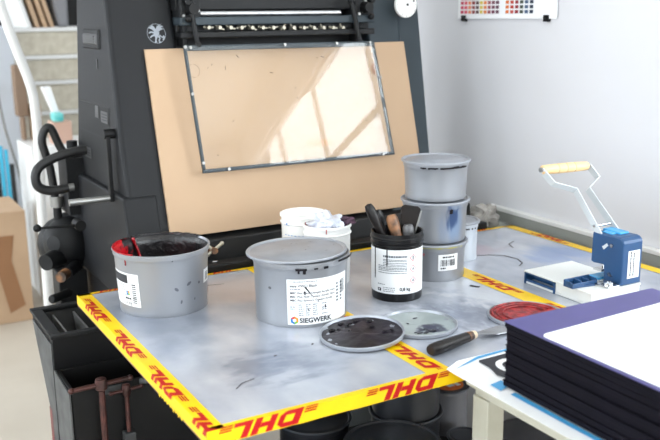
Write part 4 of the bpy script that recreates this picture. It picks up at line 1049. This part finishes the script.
# ------------------------------------------------------------------ black bin and clamps at the left
bn = thing('steel_bin', 'black open-topped steel bin with red side under the table corner', 'bin', (0.1, 0.8, 0))
def wallbox(x0, y0, x1, y1, z0, z1, t_=.012, name='bin_wall', m=M_black, bot=True):
    q = MB(); q.box((x0, y0, z0), (x1, y0 + t_, z1)); q.box((x0, y1 - t_, z0), (x1, y1, z1)); q.box((x0, y0 + t_, z0), (x0 + t_, y1 - t_, z1)); q.box((x1 - t_, y0 + t_, z0), (x1, y1 - t_, z1))
    if bot: q.box((x0 + t_, y0 + t_, z0), (x1 - t_, y1 - t_, z0 + .01))
    return kids(bn, q, name, m, bevel=.0015)
q = MB(); side = [(.806, .0), (.88, .0), (.885, .50), (1.03, .693), (.806, .693)]
q.prism([(-.052, y, z) for y, z in side], (.008, 0, 0)); q.prism([(.152, y, z) for y, z in side], (.008, 0, 0))
q.box((-.044, .806, .0), (.152, .814, .693)); q.loft([[(-.044, .877, .50), (.152, .877, .50), (.152, .885, .50), (-.044, .885, .50)], [(-.044, 1.02, .693), (.152, 1.02, .693), (.152, 1.03, .693), (-.044, 1.03, .693)]]); q.box((-.044, .872, 0), (.152, .880, .50)); q.box((-.044, .815, .50), (.152, .87, .508))
kids(bn, q, 'upper_bin', M_black)
q = MB(); q.box((-0.056, .802, .692), (0.16, .822, .700)); q.box((-0.056, 1.012, .692), (0.16, 1.034, .700)); q.box((-0.056, .822, .692), (-.030, 1.012, .700)); kids(bn, q, 'rim', M_irond, bevel=.002)
q = MB(); q.prism([(-.01, .816, .52), (-.01, .88, .52), (-.01, 1.0, .685), (-.01, .816, .685)], (.004, 0, 0)); q.prism([(.04, .816, .52), (.04, .88, .52), (.04, 1.0, .685), (.04, .816, .685)], (.004, 0, 0)); kids(bn, q, 'divider', M_rod)
wallbox(-0.050, 0.662, 0.30, 0.804, 0.10, 0.620, .008, 'lower_bin')
q = MB(); q.box((-0.050, .668, .50), (.30, .80, .508)); kids(bn, q, 'bin_shelf', M_black)
q = MB()
q.prism([(-.0525, .66, .615), (-.0525, .80, .622), (-.0525, .80, .30), (-.0525, .66, .36)], (-.003, 0, 0)); q.prism([(-.0525, .81, .10), (-.0525, .875, .10), (-.0525, .88, .50), (-.0525, 1.01, .68), (-.0525, .81, .68)], (-.003, 0, 0)); kids(bn, q, 'side_plate', M_wornblk)
q = MB(); q.box((-.056, .862, .0), (-.045, .888, .50)); q.box((-.0535, .79, 0), (-.045, .806, .45)); kids(bn, q, 'corner_post', M_rustred, bevel=.001)
q = MB(); q.box((.02, .655, .60), (.06, .661, .617)); kids(bn, q, 'bracket', M_wornblk, bevel=.001)
q = MB(); q.cyl((.10, .665, .612), (.115, .655, .6125), .007); kids(bn, q, 'bin_catch', M_wornblk, smooth=True)
q = MB(); q.box((-.045, .665, 0), (.29, .80, .10)); kids(bn, q, 'bin_foot', M_black)
def tclamp(label, c, r, hw_, L):
    t = thing('screw_clamp', label, 'clamp', c)
    q = MB(); q.cyl((0, 0, -L), (0, 0, .004), r * .8, r * .8); q.lathe([(.003, .012), (r * 1.35, .010), (r * 1.5, .004), (r * 1.5, -.012), (r, -.016)], n=20); q.build('screw', M_screw if r > .006 else M_rustred, t, smooth=True)
    q = MB(); q.cyl((-hw_, 0, -.004), (hw_, 0, -.001), r * .62, r * .62); q.ball((-hw_, 0, -.004), r * .8); q.ball((hw_, 0, -.001), r * .8); q.build('tommy_bar', M_screw, t, smooth=True)
    q = MB(); q.box((-.012, -.012, -L - .03), (.012, .012, -L)); q.box((-.012, -.012, -L - .03), (.012, .014, -L - .018)); q.build('clamp_frame', M_wornblk, t, .002)
    return t
tclamp('large reddish T-handled screw clamp in front of the black bin', (0.006, 0.630, .640), .0085, .063, .24)
tclamp('small reddish T-handled screw clamp right of the large one', (0.062, 0.642, .610), .0062, .034, .10)
q = MB(); q.box((0.04, 0.60, .40), (0.155, 0.66, .428)); tag(q.build('steel_block', M_rod, None, .002), 'grey steel block below the small clamp', 'steel block')
# dark under-shelf and legs beneath table left
q = MB(); q.box((0.10, .20, .30), (0.95, .74, .322)); us = thing('under_shelf', 'dark low shelf beneath the metal table carrying dark tins', 'shelf', (0.6, .47, 0))
kids(us, q, 'shelf_board', M_irond, bevel=.003)
for x, y in ((.12, .22), (.12, .70), (.91, .22), (.91, .70)):
    q = MB(); q.box((x, y, 0), (x + .02, y + .02, .30)); kids(us, q, 'leg', M_black)
# dark tins under the table
def utin(label, loc, r, h, bodym=M_darktin, lidm=None): return tin('dark_ink_tin', label, 'ink tin', loc, r, r * .93, h, bodym=bodym, lidm=lidm or mat('dark_lid', (84, 88, 94), .3, metal=.6))
SZ = .3225
utin('dark tin on the low shelf, lower of the two stacked under the front tape', (.715, .525, SZ), .088, .128)
t, rr = utin('tall dark tin under the table edge, upper of the stacked pair', (.713, .523, SZ + .133), .088, .140)
t2, rr = utin('wide dark tin nearest the front of the low shelf', (.568, .362, SZ), .106, .150)
utin('dark tin far left on the low shelf beneath the front tape', (.500, .600, SZ), .088, .128)
utin('short dark tin in front of the orange-labelled tin on the low shelf', (.855, .470, SZ), .042, .045)
t, rr = utin('slim grey tin with orange label on its lid under the table corner', (.900, .600, SZ), .054, .122, bodym=mat('mid_grey_tin', (112, 112, 116), .5, metal=.2))
q = MB(); q.lathe([(.001, .1245), (.040, .1245), (.040, .1260), (.001, .1260)], n=40); q.build('orange_label', M_orange, t, smooth=True)
q = MB(); q.box((-.012, -.02, .1261), (.008, -.006, .1266)); q.box((.012, -.024, .1261), (.024, .006, .1266)); q.build('label_mark', M_label, t)
tin('dark_bucket', 'dark lidded bucket on the floor behind the pale square leg', 'bucket', (1.235, 0.655, 0), .086, .078, .20, bodym=mat('bucket_grey', (66, 66, 70), .5), lidm=mat('bucket_lid', (74, 74, 78), .5))

# ------------------------------------------------------------------ background at the left
# pale tubular stand
q = MB(); q.tube([(.05, 2.2, 1.80), (.128, 2.2, 1.49), (.172, 2.2, 1.32), (.219, 2.2, 1.157), (.229, 2.2, 1.06), (.229, 2.2, .92), (.220, 2.2, .66), (.215, 2.2, .30), (.215, 2.2, 0.0)], .017)
o = q.build('white_pipe', M_white, None, smooth=True); tag(o, 'bent white pipe rising at the far left behind the press', 'pipe')
# stacked slabs with boards on top
for i, (z0, z1) in enumerate(((1.185, 1.335), (1.045, 1.185), (.875, 1.045), (.70, .875), (.52, .70), (.34, .52), (.17, .34), (0, .17))):
    lab = ['topmost', 'second from the top', 'third from the top', 'fourth from the top', 'fifth from the top', 'third from the floor', 'second from the floor', 'lowest'][i]
    t = thing('stone_slab', 'pale speckled slab, %s of the stack beyond the press' % lab, 'slab', (.8, 4.0, z0), 0, 'stacked pale slabs')
    q = MB(); q.box((.44, 4.0, z0 + .0005), (1.30, 4.6, z1 - .022)); kids(t, q, 'slab_body', M_slab, bevel=.004)
    q = MB(); q.box((.43, 3.985, z1 - .022), (1.30, 4.6, z1 - .0005)); kids(t, q, 'slab_edge', M_slabtop, bevel=.004)
bl = ['leftmost', 'second from left', 'third from left', 'rightmost']
for i, (x, m_) in enumerate(((.585, M_slabtop), (.630, M_mdf), (.672, M_cardboard), (.708, M_mdf))):
    q = MB(); q.prism([(x, 4.02, 1.3355), (x + .022, 4.02, 1.3355), (x - .10 + .022, 4.02, 1.70), (x - .10, 4.02, 1.70)], (0, .5, 0))
    tag(q.build('stored_board', m_, None, .001), ('white' if i == 0 else 'brown') + ' board leaning on the pale slabs, %s of four' % bl[i], 'board', 'boards leaning on the slabs')
q = MB(); q.prism([(.755, 4.04, 1.336), (.815, 4.04, 1.336), (.82, 4.04, 1.62), (.74, 4.04, 1.62), (.735, 4.04, 1.45)], (0, .06, 0)); tag(q.build('grey_case', mat('case_grey', (128, 128, 132), .6), None, .015), 'rounded grey case standing on the slabs beside the press', 'case')
q = MB(); q.box((.30, 4.55, 1.336), (1.30, 4.6, 2.1)); tag(q.build('dark_screen', M_pit, None), 'dark screen behind the leaning brown boards', 'screen')
# things standing at the left
q = MB(); q.prism([(.12, 3.72, 0.0), (.16, 3.72, 0), (.10, 3.86, 1.35), (.06, 3.86, 1.35)], (.36, 0.0, 0)); tag(q.build('white_board', mat('panel_white', (228, 232, 238), .5), None, .003), 'tall white board leaning behind the blue tubes', 'board')
q = MB(); q.box((.405, 3.3, 0.0), (.95, 3.64, .775)); cb = thing('white_cabinet', 'low white cabinet between the cardboard box and the press', 'cabinet', (.68, 3.5, 0)); kids(cb, q, 'cabinet_body', M_white, bevel=.006)
q = MB(); q.box((.415, 3.292, .08), (.675, 3.2995, .76)); kids(cb, q, 'door', M_white, bevel=.002); q = MB(); q.box((.685, 3.292, .08), (.94, 3.2995, .76)); kids(cb, q, 'door', M_white, bevel=.002)
q = MB(); q.box((.405, 3.56, .90), (.465, 3.63, 1.16)); q.box((.425, 3.56, .776), (.445, 3.63, .90)); tag(q.build('brown_carton', mat('post_grey_brown', (134, 112, 94), .8), None, .01), 'blurry grey-brown upright carton behind the white pipe', 'carton')
q = MB(); q.box((.472, 3.54, .776), (.520, 3.63, .96)); tag(q.build('beige_carton', M_cardboard, None, .004), 'narrow beige carton just right of the white pipe', 'carton')
t = thing('pink_carton', 'small dusty pink carton on the white cabinet with a teal block on top', 'carton', (.56, 3.4, .7755))
q = MB(); q.box((.530, 3.35, .7755), (.625, 3.45, .885)); kids(t, q, 'carton_body', M_pink, bevel=.003)
q = MB(); q.prism([(.505, 3.40, 1.055), (.548, 3.40, 1.055), (.580, 3.40, .93), (.553, 3.40, .915)], (0, .04, 0)); kids(t, q, 'paper_roll', M_paper, bevel=.002)
q = MB(); q.box((.538, 3.34, .886), (.588, 3.42, .930)); kids(t, q, 'teal_block', M_teal, bevel=.01)
bxn = thing('cardboard_box', 'tan cardboard box with brown tape on the floor at left', 'box', (.1, 3.3, 0))
q = MB(); q.box((-.30, 3.02, .0005), (.305, 3.40, .53)); kids(bxn, q, 'box_body', M_cardboard, bevel=.004)
q = MB(); q.prism([(.17, 3.0185, .42), (.245, 3.0185, .42), (.225, 3.0185, .30), (.27, 3.0185, .08), (.20, 3.0185, .05), (.16, 3.0185, .26)], (0, -.001, 0)); kids(bxn, q, 'packing_tape', M_cardtape)
for x, r_, zt_, m_, lab in ((.302, .011, .765, M_cyan, 'cyan plastic tube upright at the far left edge'), (.327, .010, .745, M_cyan, 'second cyan tube beside the right-hand black tube'), (.278, .012, .70, M_rub, 'black tube left of the cyan tubes'), (.350, .011, .67, M_rub, 'black tube right of the cyan tubes')):
    q = MB(); q.cyl((x, 3.48, .0), (x, 3.52, zt_), r_); tag(q.build('plastic_tube', m_, None, smooth=True), lab, 'tube', None)
q = MB(); q.tube([(.335, 3.675, 1.08), (.355, 3.665, .85), (.405, 3.665, .60), (.44, 3.665, .3), (.45, 3.665, .0)], .006); tag(q.build('grey_cable', M_rod, None, smooth=True), 'thin grey cable slanting down the white board', 'cable')
q = MB(); q.ball((.345, 3.77, 1.03), .028, (.7, .6, 1.3)); tag(q.build('grey_knob', mat('knob_grey', (110, 116, 126), .4), None, smooth=True), 'small grey oval hook on the white board', 'knob')  # small grey oval knob against the leaning white board
